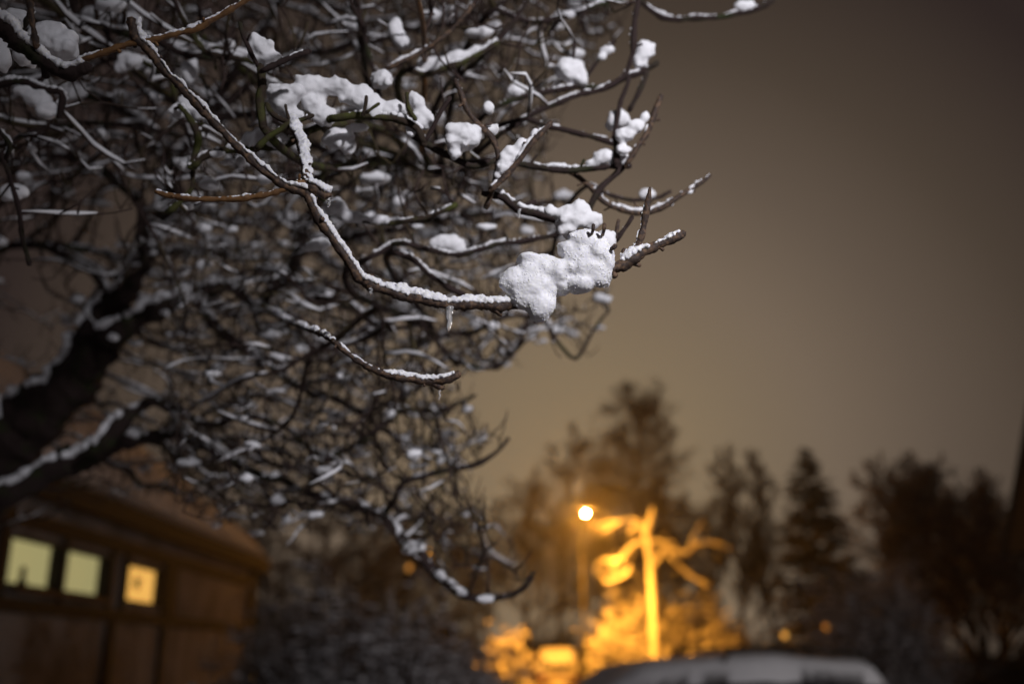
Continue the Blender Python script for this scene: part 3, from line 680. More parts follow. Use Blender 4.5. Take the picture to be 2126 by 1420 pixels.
# roof
def roof_pt(x, y, off=0):
    z = 3.40 + (-4.85 - x) * .80 if x > -8.1 else 3.40 + (8.1 - 4.85) * .80 - (-8.1 - x) * .80
    return (x, y, z + off)
b = MB()
for (xa, xb) in ((-4.8, -8.1), (-8.1, -11.4)):
    A = [roof_pt(xa, H0 - .3, -.06), roof_pt(xb, H0 - .3, -.06), roof_pt(xb, H0 - .3, .06), roof_pt(xa, H0 - .3, .06)]
    b.prism(A, (0, H1 - H0 + .6, 0))
b.build('roof', M['tiles'], house, smooth=False)
b = MB(); b.box((-4.84, H0 - .3, 3.16), (-4.78, H1 + .3, 3.42)); b.build('fascia_board', M['timber'], house, smooth=False)
b = MB(); b.box((-4.96, H0 - .25, 3.19), (-4.842, H1 + .25, 3.22)); b.build('soffit', M['soffit'], house, smooth=False)
b = MB(); nx, ny = 26, 90
V = []
for s_ in (0, 1):
    for j in range(ny):
        y = H0 - .34 + (H1 - H0 + .68) * j / (ny - 1)
        for i in range(nx):
            x = -4.77 - (3.38) * i / (nx - 1); edge = min(i, 3) / 3 * (min(j, 2) / 2) * (min(ny - 1 - j, 2) / 2)
            th = (.075 + .11 * edge ** .5 + .05 * nz((x, y, 0), .9) * edge + .02 * nz((x, y, 0), 5)) if s_ else .064
            V.append(roof_pt(x, y, th))
n1 = nx * ny
F = [(s_ * n1 + j * nx + i, s_ * n1 + j * nx + i + 1, s_ * n1 + (j + 1) * nx + i + 1, s_ * n1 + (j + 1) * nx + i) for s_ in (0, 1) for j in range(ny - 1) for i in range(nx - 1)]
for i in range(nx - 1): F += [(i, i + 1, n1 + i + 1, n1 + i), ((ny - 1) * nx + i, (ny - 1) * nx + i + 1, n1 + (ny - 1) * nx + i + 1, n1 + (ny - 1) * nx + i)]
for j in range(ny - 1): F += [(j * nx, (j + 1) * nx, n1 + (j + 1) * nx, n1 + j * nx), (j * nx + nx - 1, (j + 1) * nx + nx - 1, n1 + (j + 1) * nx + nx - 1, n1 + j * nx + nx - 1)]
b.add(V, F); b.build('roof_snow', M['snow_far'], house)
# ornaments in the windows
b = MB(); b.lathe([(.035, 0), (.045, .03), (.02, .10), (.03, .12), (.035, .15), (.01, .19)], 12, (-5.05, 10.52, zb + .036))
b.lathe([(.05, 0), (.05, .02)], 12, (-5.05, 10.52, zb + .033)); tag(b.build('figurine', M['dark']), 'small dark figurine on the sill inside the leftmost lit window', 'figurine')
b = MB(); c = np.array([-5.06, 13.80, 2.54])
for k in range(9):
    a = k * 2 * math.pi / 9; L = .11 if k % 2 else .075
    b.tube([c, c + np.array([0, math.cos(a) * L * 1.6, math.sin(a) * L])], [.028, .004], 5)
b.ball(c, (.02, .06, .045), 1); b.tube([c, c + np.array([0, 0, .15])], [.003, .003], 4)
tag(b.build('star_ornament', M['dark']), 'dark star ornament hanging in the yellow lit window', 'ornament')

# ------------------------------------------------------------------ steep roofed building at the right edge
rh = empty('steep_roofed_house', (9, 9.5, 0), 'dark steep roofed house cut off by the right edge of the photo', 'house')
b = MB(); b.box((7.35, 5.4, -.3), (11.5, 13.6, 3.0)); b.build('wall', M['brick'], rh, smooth=False)
b = MB(); zt_ = 2.98 + 2.15 * 3.05
b.prism([(6.80, 5, 2.94), (8.95, 5, zt_), (8.95, 5, zt_ - .35), (6.93, 5, 2.94)], (0, 9, 0))
b.prism([(8.95, 5, zt_), (11.9, 5, 3.0), (11.7, 5, 3.0), (8.95, 5, zt_ - .35)], (0, 9, 0))
b.prism([(7.0, 5.4, 2.98), (11.6, 5.4, 2.98), (8.95, 5.4, zt_ - .36)], (0, 8.2, 0))
b.build('roof', M['tiles'], rh, smooth=False)
b = MB(); b.prism([(6.76, 14.003, 2.90), (8.93, 14.003, zt_ + .02), (8.95, 14.003, zt_ - .2), (6.88, 14.003, 2.90)], (0, .05, 0)); b.build('verge_board', M['timber'], rh, smooth=False)

# ------------------------------------------------------------------ street lamp
lp = W(1216, 1065, 32)
lampo = empty('street_lamp', (lp.x, 32.16, 0), 'tall street lamp glowing orange beside the lit pale trunk', 'street lamp')
def L(name, mb, m, p=lampo, smooth=True): return link_local(name, mb, m, p, smooth)
b = MB(); b.lathe([(.12, 0), (.12, .9), (.075, .95), (.055, 3.5), (.045, lp.z + .25)], 12, (0, 1.9, 0)); L('pole', b, M['dark'])
b = MB(); b.tube([(0, 1.9, lp.z + .2), (0, 1.3, lp.z + .38), (0, .2, lp.z + .38), (0, -.1, lp.z + .3)], [.05, .045, .04, .04], 8); L('arm', b, M['dark'])
b = MB(); b.lathe([(.05, lp.z + .30), (.16, lp.z + .27), (.24, lp.z + .18), (.26, lp.z + .10), (.24, lp.z + .10), (.05, lp.z + .16)], 20, (0, -.16, 0)); hd = L('lamp_head', b, M['dark'])
b = MB(); b.ball((0, -.16, lp.z), (.045, .045, .045), 3); L('bulb', b, M['lamp'], hd)
pl = bpy.data.lights.new('street_lamp_light', 'POINT'); pl.energy = 1500; pl.color = (1.0, .38, .038); pl.shadow_soft_size = .1
plo = bpy.data.objects.new('street_lamp_light', pl); C.objects.link(plo); plo.parent = lampo; plo.location = (0, -.16, lp.z - .14)

sp_ = lamp('street_lamp_beam', 'SPOT', 6800, (1.0, .38, .038), (0, 0, 0), None, .1, 146, .7); sp_.parent = lampo; sp_.location = (0, -.16, lp.z - .14)
# ------------------------------------------------------------------ bare trees and bushes
def wander(rr, p, d, L, r0, r1, n, up=0, jit=.2):
    P = [np.array(p, float)]; d = np.array(d, float); d /= np.linalg.norm(d)
    for i in range(n):
        d = d + np.array([rr.gauss(0, jit), rr.gauss(0, jit), rr.gauss(0, jit) + up]); d /= np.linalg.norm(d)
        P.append(P[-1] + d * L / n)
    return np.array(P), np.linspace(r0, r1, n + 1)
def grow_tree(seed, h, spread, r0, upright=.3, levels=4, first=.25, nb=(9, 6, 5, 4), twig_r=.006, trunks=1, droop=0, lean=0):
    rr = random.Random(seed); tr, crn = MB(), MB()
    def sub(P, Rr, lvl, L):
        if lvl > levels: return
        n = nb[lvl - 1]; 
        for k in range(n):
            t = (first if lvl == 1 else .15) + (1 - (first if lvl == 1 else .15)) * (k + rr.random()) / n; t = min(t, .98)
            x = t * (len(P) - 1); i = int(x); p = P[i] + (P[min(i + 1, len(P) - 1)] - P[i]) * (x - i)
            T = P[min(i + 1, len(P) - 1)] - P[max(i - 1, 0)]; T = T / (np.linalg.norm(T) + 1e-9)
            a = rr.uniform(0, 2 * math.pi); v = np.array([math.cos(a), math.sin(a), 0]) if lvl == 1 else np.array([rr.gauss(0, 1), rr.gauss(0, 1), rr.gauss(0, .7)])
            v = v / (np.linalg.norm(v) + 1e-9) * (1.1 if lvl > 1 else 1) + T * (upright * 2 + .3) + np.array([0, 0, -droop * (lvl > 1)])
            LL = (spread * (1.15 - .75 * t) if lvl == 1 else L * rr.uniform(.35, .6) * (1.1 - .5 * t))
            ra = max(twig_r, Rr[i] * (.55 if lvl == 1 else .6))
            Q, q = wander(rr, p, v, LL, ra, max(twig_r * .7, ra * .35), 6 if lvl < 3 else 4, upright * .10, .16)
            crn.tube(Q, q, 5 if lvl == 1 else 3, cap=False); sub(Q, q, lvl + 1, LL)
    for k in range(trunks):
        d = (rr.gauss(0, .25) * (trunks > 1) + lean, rr.gauss(0, .25) * (trunks > 1), 1)
        P, q = wander(rr, (rr.gauss(0, .15) * (trunks > 1), rr.gauss(0, .15) * (trunks > 1), -.25), d, h * rr.uniform(.92, 1.0), r0, r0 * .18, 12, .05, .035)
        tr.tube(P, q, 8); sub(P, q, 1, spread)
    return tr, crn
def bare_tree(name, seed, loc, label, cat='tree', group=None, mt='far_bark', mc='frost_tree', rot=0, **k):
    e_ = empty(name, loc, label, cat, group); e_.rotation_euler.z = rot
    t, c = grow_tree(seed, **k); link_local('trunk', t, M[mt], e_); link_local('crown', c, M[mc], e_); return e_
def dup(src, loc, rot, sc, label):
    c = copy_tree(src); c.location = loc; c.rotation_euler.z = rot; c.scale = (sc[0], sc[0], sc[1]); c['label'] = label; return c
def conifer(name, seed, loc, label, h, r, layers, mc, per=11, droopy=.25, sparse=0, first=.08, sub=7, needle=.5, group=None, mt='far_bark', power=1.0):
    rr = random.Random(seed); e_ = empty(name, loc, label, 'tree', group); t, c = MB(), MB()
    P, q = wander(rr, (0, 0, -.2), (0, 0, 1), h + .2, .02 * h, .02, 12, .1, .012); t.tube(P, q, 8)
    for l in range(layers):
        f = first + (1 - first) * (l + .5) / layers; z = f * h
        for k in range(per):
            if rr.random() < sparse: continue
            a = rr.uniform(0, 2 * math.pi); Lb = r * (1 - f) ** power * rr.uniform(.72, 1.1) + .12
            tr_i = np.array([np.interp(z, P[:, 2], P[:, 0]), np.interp(z, P[:, 2], P[:, 1]), z + rr.uniform(-.5, .5) * h / layers])
            d = np.array([math.cos(a), math.sin(a), -droopy + .5 * f]); Q, qq = wander(rr, tr_i, d, Lb, .02 + .01 * Lb, .008, 6, .05, .06); c.tube(Q, qq, 4, cap=False)
            for s_ in range(sub):
                x = rr.uniform(.12, 1) * 5.9; i = int(x); p = Q[i] + (Q[i + 1] - Q[i]) * (x - i)
                sd = np.array([-math.sin(a), math.cos(a), 0]) * rr.choice([-1, 1]); dd = d * .8 + sd * rr.uniform(.3, 1) + np.array([0, 0, rr.uniform(-.45, .05)])
                Ls = min(needle, Lb * .5) * rr.uniform(.5, 1.1); Y, y_ = wander(rr, p, dd, Ls, .012, .006, 3, -.05, .1)
                wv = np.cross(dd, [0, 0, 1.0]); wv /= np.linalg.norm(wv) + 1e-9; wd = Ls * .16
                V = []
                for u, pt in enumerate(Y): ww = wd * (1, 1.1, .8, .1)[u]; V += [pt + wv * ww - [0, 0, ww * .4], pt + [0, 0, .02], pt - wv * ww - [0, 0, ww * .4]]
                F = []
                for u in range(3): F += [(u * 3, u * 3 + 1, u * 3 + 4, u * 3 + 3), (u * 3 + 1, u * 3 + 2, u * 3 + 5, u * 3 + 4)]
                c.add(V, F)
    link_local('trunk', t, M[mt], e_); link_local('crown', c, M[mc], e_, smooth=False); return e_
def bush(name, seed, loc, label, rx, ry, rz, n, mc, group=None, tw=.006, cat='shrub', clump=0, tl=1.0):
    """many stems fanning up from the ground, each with fine twigs"""
    rr = random.Random(seed); e_ = empty(name, loc, label, cat, group); st, c = MB(), MB()
    for k in range(n):
        a = rr.uniform(0, 2 * math.pi); u = math.sqrt(rr.random()); tip = np.array([math.cos(a) * rx * u, math.sin(a) * ry * u, rz * math.sqrt(max(.04, 1 - u * u * .9)) * rr.uniform(.6, 1.0)])
        b0 = np.array([math.cos(a) * rx * u * .25, math.sin(a) * ry * u * .25, -.15]); L_ = np.linalg.norm(tip - b0)
        Q, q = wander(rr, b0, (tip - b0) + np.array([0, 0, .25 * L_]), L_ * 1.04, .012 + .004 * rz, tw, 8, -.03, .07); st.tube(Q, q, 4, cap=False)
        for s_ in range(9):
            x = rr.uniform(.25, 1) * 7.9; i = int(x); p = Q[i] + (Q[i + 1] - Q[i]) * (x - i)
            v = np.array([rr.gauss(0, 1), rr.gauss(0, 1), rr.gauss(.35, .8)]); Y, y_ = wander(rr, p, v, rr.uniform(.12, .34) * rz * tl, tw, tw * .7, 5, .0, .25); c.tube(Y, y_, 3, cap=False)
            for s2 in range(4):
                j = rr.randrange(1, 6); v = np.array([rr.gauss(0, 1), rr.gauss(0, 1), rr.gauss(.2, .8)]); Z, z_ = wander(rr, Y[j], v, rr.uniform(.05, .13) * rz * tl, tw * .8, tw * .6, 3, 0, .25); c.tube(Z, z_, 3, cap=False)
                if clump and rr.random() < clump:
                    V, F = ico(1); s = rr.uniform(.007, .022) * rz; c.add(V * np.array([s * rr.uniform(.8, 1.5), s * rr.uniform(.8, 1.5), s * .6]) + Z[-1], F)
    link_local('stems', st, M['far_bark'], e_); link_local('twigs', c, M[mc], e_); return e_

# pale pollarded trunk beside the lamp
pt = empty('pollarded_tree', (*W(1360, 1360, 34).to_2d(), 0), 'pale trunked tree with drooping crooked boughs lit by the street lamp', 'tree')
def WP(pts, Y=34): return smooth_path([(*(W(p[0], p[1], Y + (p[3] if len(p) > 3 else 0)) - pt.location), p[2]) for p in pts], .12)
b = MB(); P = WP([(1352, 1068, .06), (1346, 1085, .09), (1342, 1105, .12), (1346, 1130, .135), (1350, 1160, .125), (1353, 1220, .12), (1357, 1290, .13), (1360, 1362, .14)])
P = np.vstack([P, [[0.02, 0, .8, .20], [0, 0, -.2, .26]]]); b.tube(P[:, :3], P[:, 3], 10); b.tube(*(lambda q: (q[:, :3], q[:, 3]))(WP([(1345, 1098, .10), (1350, 1078, .10), (1356, 1052, .06)])), 8)
link_local('trunk', b, M['pale_bark'], pt)
boughs = [[(1345, 1128, .13), (1322, 1127, .14), (1305, 1140, .16), (1296, 1155, .16), (1284, 1162, .13), (1265, 1164, .10), (1250, 1160, .06)],
          [(1300, 1150, .10), (1290, 1168, .11), (1275, 1180, .08), (1265, 1182, .05)],
          [(1310, 1150, .07), (1308, 1170, .09), (1300, 1190, .09), (1285, 1200, .07), (1255, 1208, .05)],
          [(1350, 1172, .11), (1364, 1168, .12), (1372, 1148, .14), (1385, 1138, .15), (1410, 1146, .14), (1430, 1145, .13), (1440, 1130, .12), (1455, 1128, .08)],
          [(1348, 1125, .10), (1368, 1122, .10), (1385, 1128, .10), (1405, 1124, .09)],
          [(1385, 1142, .08), (1395, 1160, .10), (1410, 1172, .09), (1428, 1190, .08), (1450, 1204, .08), (1475, 1218, .05)],
          [(1342, 1112, .10), (1325, 1090, .12), (1312, 1098, .12), (1308, 1110, .09)],
          [(1340, 1100, .07), (1322, 1080, .08), (1300, 1078, .08), (1280, 1086, .08), (1262, 1098, .09), (1248, 1102, .06)],
          [(1300, 1080, .07), (1275, 1082, .07), (1250, 1088, .07), (1232, 1094, .05)],
          [(1430, 1140, .06), (1440, 1112, .06), (1450, 1095, .07), (1458, 1080, .05)], [(1450, 1128, .07), (1475, 1125, .07), (1500, 1130, .06), (1520, 1140, .04)]]
rr = random.Random(4)
for k, bp in enumerate(boughs):
    q = WP([(x, y, r * .62, rr.uniform(-.5, .5) * (i / len(bp))) for i, (x, y, r) in enumerate(bp)]); b = MB(); b.tube(q[:, :3], q[:, 3], 7)
    for s_ in range(6):
        i = rr.randrange(len(q)); v = (rr.gauss(0, 1), rr.gauss(0, 1), rr.gauss(-.1, .5)); Y, y_ = wander(rr, q[i, :3], v, rr.uniform(.3, .8), .011, .007, 6, -.04, .3); b.tube(Y, y_, 4, cap=False)
    link_local('bough', b, M['pale_bark'], pt)

XY = lambda px, Y: (W(px, 1300, Y).x, Y, 0)
# orange lit shrubs under the lamp
s1 = bush('snowy_shrub', 1, XY(1305, 35.5), 'round snowy shrub glowing orange between the lamp pole and the pale trunk', 1.6, 1.1, 4.0, 150, 'frost_heavy', 'snowy shrubs under the street lamp', .014, clump=.85, tl=.6)
s2 = bush('snowy_shrub', 2, XY(1420, 36), 'wide snowy shrub glowing orange to the right of the pale trunk', 2.0, 1.2, 3.9, 160, 'frost_heavy', 'snowy shrubs under the street lamp', .014, clump=.85, tl=.6)
for (px, Y, rot, sc, lb) in [(1500, 37, 1, (.8, .8), 'smaller dim orange shrub at the right end of the lit shrub row'), (1345, 38, 2.2, (1.1, 1.08), 'taller snowy shrub directly behind the pale lit trunk'), (1255, 39, 4, (.8, .7), 'snowy shrub behind the foot of the lamp pole'), (1560, 37.5, 3, (.7, .62), 'low brown shrub left of the dark spruce')]:
    dup(s1, XY(px, Y), rot, sc, lb)
s3 = bush('lit_hedge', 5, XY(1048, 33.5), 'upright snowy hedge end glowing orange left of the small van', .72, .8, 2.95, 110, 'frost_heavy', None, .013, 'hedge', clump=.95, tl=.28)
# dark frosted bush close by
nb_ = bush('frosted_bush', 8, (-1.35, 9.6, 0), 'large dark frosted bush low in front of the house corner', 1.45, 1.0, 2.35, 260, 'frost', None, .006, clump=.35, tl=.6)
nb2 = bush('frosted_bush', 9, (-2.45, 11.2, 0), 'smaller frosted bush right against the house corner', .7, .8, 2.3, 90, 'frost', None, .006, clump=.22)
nb3 = bush('frosted_bush', 18, (6.4, 18, 0), 'rounded lilac frosted bush in front of the dark trees at right', 1.0, .9, 3.3, 130, 'frost', None, .008, clump=.3)
nb4 = bush('frosted_bush', 19, (-.35, 10.6, 0), 'low frosted bush at the right foot of the large dark bush', .42, .5, 1.72, 70, 'frost', None, .006, clump=.22)

# larch behind the lamp, spruce, bare trees
bare_tree('larch', 3, XY(1364, 44), 'tall thin larch rising highest behind the street lamp', h=13.1, spread=4.3, r0=.15, upright=.22, levels=4, nb=(56, 11, 6, 4), twig_r=.012, first=.28)
conifer('spruce', 5, XY(1718, 36), 'dense dark pointed spruce right of the lit shrubs', 8.85, 2.35, 26, 'frost_dark', per=18, first=.02, sub=8, needle=.55, power=.75)
BT = dict(levels=4, nb=(20, 9, 6, 5))
t1 = bare_tree('bare_tree', 21, XY(1160, 46), 'bare tree just left of the street lamp, its crown rounded', group='bare trees along the background', h=11.3, spread=4.2, r0=.14, upright=.55, **BT, twig_r=.016)
t2 = bare_tree('bare_tree', 22, XY(1535, 44), 'narrow upright bare tree nearest the tall larch', group='bare trees along the background', h=10.6, spread=3.2, r0=.12, upright=1.0, **BT, twig_r=.014)
t3 = bare_tree('bare_tree', 23, XY(2040, 30), 'broad dark bare tree whose crown fills the right side', group='bare trees along the background', h=7.1, spread=3.7, r0=.16, upright=.6, levels=4, nb=(22, 10, 7, 4), twig_r=.013, trunks=2)
more = [(t2, 1620, 45, 2.1, (1.0, .98), 'narrow upright bare tree just left of the spruce'),
        (t2, 1475, 48, 4.0, (.9, .82), 'faint bare tree showing between the larch and the upright pair'),
        (t3, 1925, 33, 2.0, (.8, .90), 'bare tree rising between the spruce and the broad dark tree'),
        (t3, 2070, 27, 4.4, (.9, .88), 'dark bare tree beside the steep roofed house'),
        (t3, 1800, 40, 1.0, (.75, .66), 'low bare tree half hidden by the spruce'),
        (t1, 1085, 47, 1.2, (1.0, .86), 'bare tree whose crown meets the low twigs of the apple tree'),
        (t1, 1010, 50, 2.6, (1.0, .78), 'dim bare tree behind the orange hedge'),
        (t1, 930, 49, 3.6, (1.05, .74), 'bare tree behind the right end of the large dark bush'),
        (t1, 840, 47, 4.8, (1.05, .70), 'bare tree behind the middle of the large dark bush'),
        (t1, 740, 45, 5.5, (1.05, .68), 'bare tree behind the left half of the large dark bush'),
        (t1, 640, 46, .4, (1.1, .74), 'bare tree just right of the house corner'),
        (t1, 540, 48, 1.9, (1.1, .8), 'bare tree showing above the end of the house roof'),
        (t1, 400, 44, 3.1, (1.1, .95), 'bare tree behind the house roof'),
        (t1, 1240, 50, .9, (1.0, .82), 'bare tree directly behind the lamp head'),
        (t1, 1420, 52, 2.9, (1.2, .9), 'bare tree behind the right boughs of the lit tree')]
for (s_, px, Y, rot, sc, lb) in more: dup(s_, XY(px, Y), rot, sc, lb)
# hedges closing the view near the ground
hs = bush('garden_hedge', 31, XY(1150, 44), 'dark hedge running behind the small van', 2.6, .8, 2.9, 150, 'frost_dark', 'low hedges along the background', .016, 'hedge')
for (px, Y, sc, lb) in [(900, 40, (1.1, 1.25), 'dim orange hedge behind the right of the dark bush'), (720, 38, (1.1, 1.3), 'dim orange hedge behind the middle of the dark bush'), (590, 36, (1.0, 1.3), 'dim orange hedge beyond the house corner'), (1650, 42, (1.1, .9), 'dark hedge behind the spruce foot'), (1860, 34, (1.1, .75), 'dark hedge right of the spruce'), (2060, 26, (1.0, .7), 'dark hedge below the steep roofed house'), (1420, 42, (1.1, 1.0), 'hedge behind the orange lit shrubs')]:
    dup(hs, XY(px, Y), 0, sc, lb)

# ------------------------------------------------------------------ small far lights
def far_lamp(px, py, Y, r, col, st, label):
    p = W(px, py, Y); e_ = empty('garden_lamp', (p.x, Y, 0), label, 'lamp')
    b = MB(); b.lathe([(.05, -.1), (.05, .3), (.03, .35), (.03, p.z - r)], 8); link_local('post', b, M['dark'], e_)
    m = mat('far_lamp_glass', col, .5, .2, emit=col, estr=st); b = MB(); b.ball((0, 0, p.z), (r, r, r * 1.2), 2); link_local('bulb', b, m, e_)
    b = MB(); b.lathe([(.02, p.z + r * 1.6), (r * 1.3, p.z + r * 1.25), (r * 1.3, p.z + r * 1.2)], 10); link_local('cap', b, M['dark'], e_)
far_lamp(1716, 1300, 31, .085, (1, .52, .10), .6, 'small dim orange lamp on a post below the spruce')
far_lamp(1630, 1318, 33, .09, (.9, .75, .25), .3, 'faint yellowish lamp low at the left foot of the spruce')
far_lamp(889, 1148, 42, .11, (1, .50, .09), .8, 'tiny orange lamp far away beyond the lowest apple bough')
far_lamp(849, 1178, 42, .12, (1, .52, .12), .4, 'tiny dim orange lamp left of the other far lamp')
far_lamp(530, 1402, 20.5, .06, (1, .45, .07), 1.3, 'dull orange lamp at the foot of the house corner')

# ------------------------------------------------------------------ vehicles
def car(name, loc, rot, label, cat, prof, Wd, paint, seed, snowy=.10, rail=False, rear_window=None):
    """prof: rows along x of (x, belt z, roof z, roof half width share)"""
    e_ = empty(name, loc, label, cat); e_.rotation_euler.z = rot; hw = Wd / 2
    def sec(x, zb_, zr, ws, o=0):
        r_ = zr > zb_ + .06
        pts = [(hw * .80, .22), (hw * .97, .30), (hw, .55), (hw * .985, zb_ - .10), (hw * .95, zb_)]
        pts += [(hw * ws * 1.02, zr - .10), (hw * ws * .93, zr - .03), (hw * ws * .6, zr)] if r_ else [(hw * .88, zr - .004), (hw * .7, zr), (hw * .4, zr + .01)]
        return [(x, y, z) for y, z in pts] + [(x, -y, z) for y, z in pts[::-1]]
    b = MB(); secs = [sec(*p) for p in prof]; n = len(secs[0]); V = [v for s_ in secs for v in s_]
    F = [(i * n + j, i * n + (j + 1) % n, (i + 1) * n + (j + 1) % n, (i + 1) * n + j) for i in range(len(secs) - 1) for j in range(n)] + [tuple(range(n))[::-1], tuple(range((len(secs) - 1) * n, len(secs) * n))]
    b.add(V, F); link_local('body', b, M[paint], e_)
    # side glass
    cab = [p for p in prof if p[2] > p[1] + .30]
    for sgn in (-1, 1):
        g = MB(); k = max(2, len(cab))
        for a, c in ((cab[0], cab[len(cab) // 2]), (cab[len(cab) // 2], cab[-1])):
            pp = []
            for q, e1 in ((a, .05), (c, -.05)):
                yb = hw * .95 * sgn; yt = hw * q[3] * 1.02 * sgn
                pp.append([(q[0] + e1, yb + (yt - yb) * f + sgn * .012, q[1] + (q[2] - .10 - q[1]) * f) for f in (.08, .92)])
            g.prism([pp[0][0], pp[1][0], pp[1][1], pp[0][1]], (0, -sgn * .02, 0))
        link_local('side_window', g, M['glass'], e_, smooth=False)
    # ends: slanted screens between the belt and the roof
    ci = [i for i, p in enumerate(prof) if p[2] > p[1] + .30]
    for nme, i0, i1, s_ in (('windscreen', ci[0] - 1, ci[0], -1), ('rear_window', ci[-1] + 1, ci[-1], 1)):
        p0, p1 = prof[i0], prof[i1]; A = np.array([p0[0], p0[2]]); B = np.array([p1[0], p1[2] - .02]); g = MB()
        nn = np.array([-(B - A)[1], (B - A)[0]]); nn /= np.linalg.norm(nn) + 1e-9
        if nn[0] * s_ < 0: nn = -nn
        P4 = []
        for f, wd in ((.10, hw * .80), (.88, hw * p1[3] * .80)):
            c = A + (B - A) * f + nn * .015; P4.append([(c[0], -wd, c[1]), (c[0], wd, c[1])])
        g.prism([P4[0][0], P4[0][1], P4[1][1], P4[1][0]], (-nn[0] * .02, 0, -nn[1] * .02)); link_local(nme, g, M['glass'], e_, smooth=False)
    for x in (prof[0][0] + .78, prof[-1][0] - .82):
        for sgn in (-1, 1):
            wv = MB(); wv.tube([(x, sgn * (hw - .20), .32), (x, sgn * (hw + .005), .32)], [.32, .32], 20); wo = link_local('wheel', wv, M['rubber'], e_, smooth=False)
            rm = MB(); rm.tube([(x, sgn * (hw - .05), .32), (x, sgn * (hw + .015), .32)], [.20, .18], 12); link_local('rim', rm, M['metal'], wo)
    # lamps and plate
    for sgn in (-1, 1):
        l_ = MB(); l_.box((prof[-1][0] - .03, sgn * hw * .62, .78), (prof[-1][0] + .012, sgn * hw * .92, .98)); link_local('tail_light', l_, M['red_lens'], e_, smooth=False)
        l_ = MB(); l_.box((prof[0][0] - .012, sgn * hw * .55, .62), (prof[0][0] + .05, sgn * hw * .90, .76)); link_local('headlight', l_, M['glass'], e_, smooth=False)
        mi = MB(); q = prof[ci[0]]; mi.ball((q[0] - .12, sgn * (hw + .10), q[1] + .06), (.07, .11, .08), 2); mi.box((q[0] - .13, sgn * (hw - .08), q[1] + .0), (q[0] - .08, sgn * (hw + .05), q[1] + .04)); link_local('side_mirror', mi, M[paint], e_)
    p_ = MB(); p_.box((prof[-1][0], -.26, .62), (prof[-1][0] + .02, .26, .74)); link_local('number_plate', p_, M['plate'], e_, smooth=False)
    # snow lying over bonnet, screens and roof
    sb = MB(); xs = np.linspace(prof[0][0] + .02, prof[-1][0] - .02, 70); px_ = [p[0] for p in prof]; V = []; ny = 26
    for lay in (0, 1):
        for i, x in enumerate(xs):
            zr = np.interp(x, px_, [p[2] for p in prof]); zb_ = np.interp(x, px_, [p[1] for p in prof]); ws = np.interp(x, px_, [p[3] for p in prof])
            yw = hw * (ws * 1.04 if zr > zb_ + .06 else .92)
            for j in range(ny):
                u = -1 + 2 * j / (ny - 1); y = u * yw; ed = (1 - abs(u) ** 6) * min(1, min(i, len(xs) - 1 - i) / 3); jag = .05 * nz((x, u * 9, seed), 3)
                z = zr - .055 * abs(u) ** 5 - .05 * abs(u) ** 14
                V.append((x, y, z + (.012 + (snowy * (ed ** .5) + .035 * nz((x, y, seed), 2.5) * ed + .012 * nz((x, y, seed), 11)) if lay else -.02) + (jag - .03) * (abs(u) > .97) * lay))
    n1 = len(xs) * ny; F = [(l * n1 + i * ny + j, l * n1 + i * ny + j + 1, l * n1 + (i + 1) * ny + j + 1, l * n1 + (i + 1) * ny + j) for l in (0, 1) for i in range(len(xs) - 1) for j in range(ny - 1)]
    for i in range(len(xs) - 1):
        for j in (0, ny - 1): F.append((i * ny + j, (i + 1) * ny + j, n1 + (i + 1) * ny + j, n1 + i * ny + j))
    for j in range(ny - 1):
        for i in (0, len(xs) - 1): F.append((i * ny + j, i * ny + j + 1, n1 + i * ny + j + 1, n1 + i * ny + j))
    sb.add(V, F); link_local('snow_cover', sb, M['snow_far'], e_)
    if rail:
        q0, q1 = cab[0], cab[-1]
        for sgn in (-1, 1):
            rl = MB(); y = hw * q0[3] * .90 * sgn; zr = max(q0[2], q1[2]) + .19
            rl.tube([(q0[0] + .75, y, zr - .16), (q0[0] + .85, y, zr), ((q0[0] + q1[0]) / 2 + .3, y, zr + .015), (q1[0] - .1, y, zr - .03), (q1[0] + .05, y, zr - .20)], [.022] * 5, 8); link_local('roof_rail', rl, M['dark'], e_)
    return e_
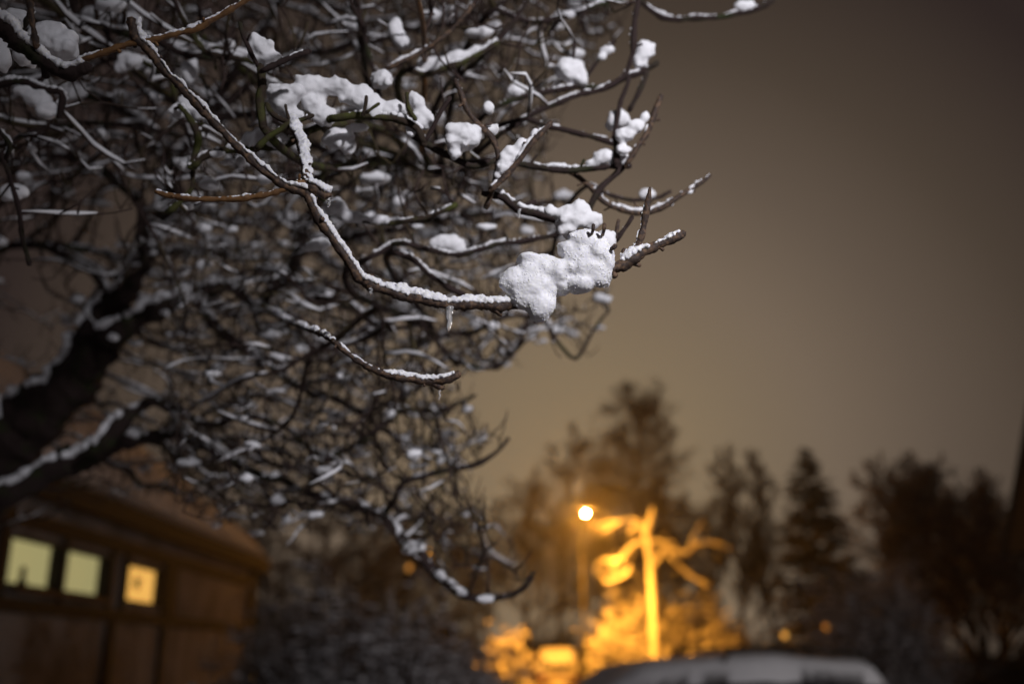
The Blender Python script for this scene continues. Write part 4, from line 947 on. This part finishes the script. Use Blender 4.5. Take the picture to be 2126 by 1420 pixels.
estate = [(-2.25, .72, .74, .5), (-2.2, .80, .84, .5), (-1.3, .93, .97, .5), (-1.10, .96, 1.02, .6), (-.45, .98, 1.42, .76), (0, .98, 1.50, .78), (.6, .98, 1.525, .78), (1.2, .99, 1.525, .78), (1.85, 1.0, 1.48, .76), (2.14, 1.0, 1.10, .7), (2.25, .95, .99, .6)]
car('parked_car', (1.44, 9.95, -.015), R(14), 'snow covered estate car parked close by at the bottom right', 'car', estate, 1.78, 'car_paint', 3, .10, rail=True)
vanp = [(-2.1, .8, .82, .5), (-2.0, .95, 1.0, .5), (-1.3, 1.02, 1.08, .6), (-.75, 1.05, 1.68, .80), (-.2, 1.05, 1.80, .82), (1.7, 1.05, 1.80, .82), (1.96, 1.0, 1.66, .80), (2.1, .98, 1.06, .9), (2.13, .9, .94, .9)]
car('parked_van', (W(1160, 1400, 37.5).x, 39.6, 0), R(-90), 'small snow capped van lit orange beside the hedge end', 'van', vanp, 1.58, 'van_paint', 8, .08)
gp = empty('gate_pillar', (W(1104, 1380, 42).x, 43, 0), 'dark square gate pillar between the orange hedge and the van', 'pillar')
b = MB(); b.box((-.28, -.28, -.2), (.28, .28, 1.75)); link_local('shaft', b, M['brick'], gp, smooth=False)
b = MB(); b.prism([(-.34, -.34, 1.752), (.34, -.34, 1.752), (.34, .34, 1.752), (-.34, .34, 1.752)], (0, 0, .08)); link_local('capstone', b, M['dark'], gp, smooth=False)

# ------------------------------------------------------------------ winter haze
hz = MB(); hz.box((-45, -12, -1.6), (45, 75, 16.5)); ho = hz.build('haze', M['snow'], smooth=False); ho['kind'] = 'stuff'; ho['label'] = 'thin winter haze'
hm = bpy.data.materials.new('haze'); hm.use_nodes = True; t = hm.node_tree; t.nodes.clear()
o_ = t.nodes.new('ShaderNodeOutputMaterial'); v_ = t.nodes.new('ShaderNodeVolumePrincipled'); v_.inputs['Color'].default_value = (.9, .9, .9, 1); v_.inputs['Density'].default_value = .0017; v_.inputs['Anisotropy'].default_value = .84
t.links.new(v_.outputs[0], o_.inputs['Volume']); ho.data.materials.clear(); ho.data.materials.append(hm)
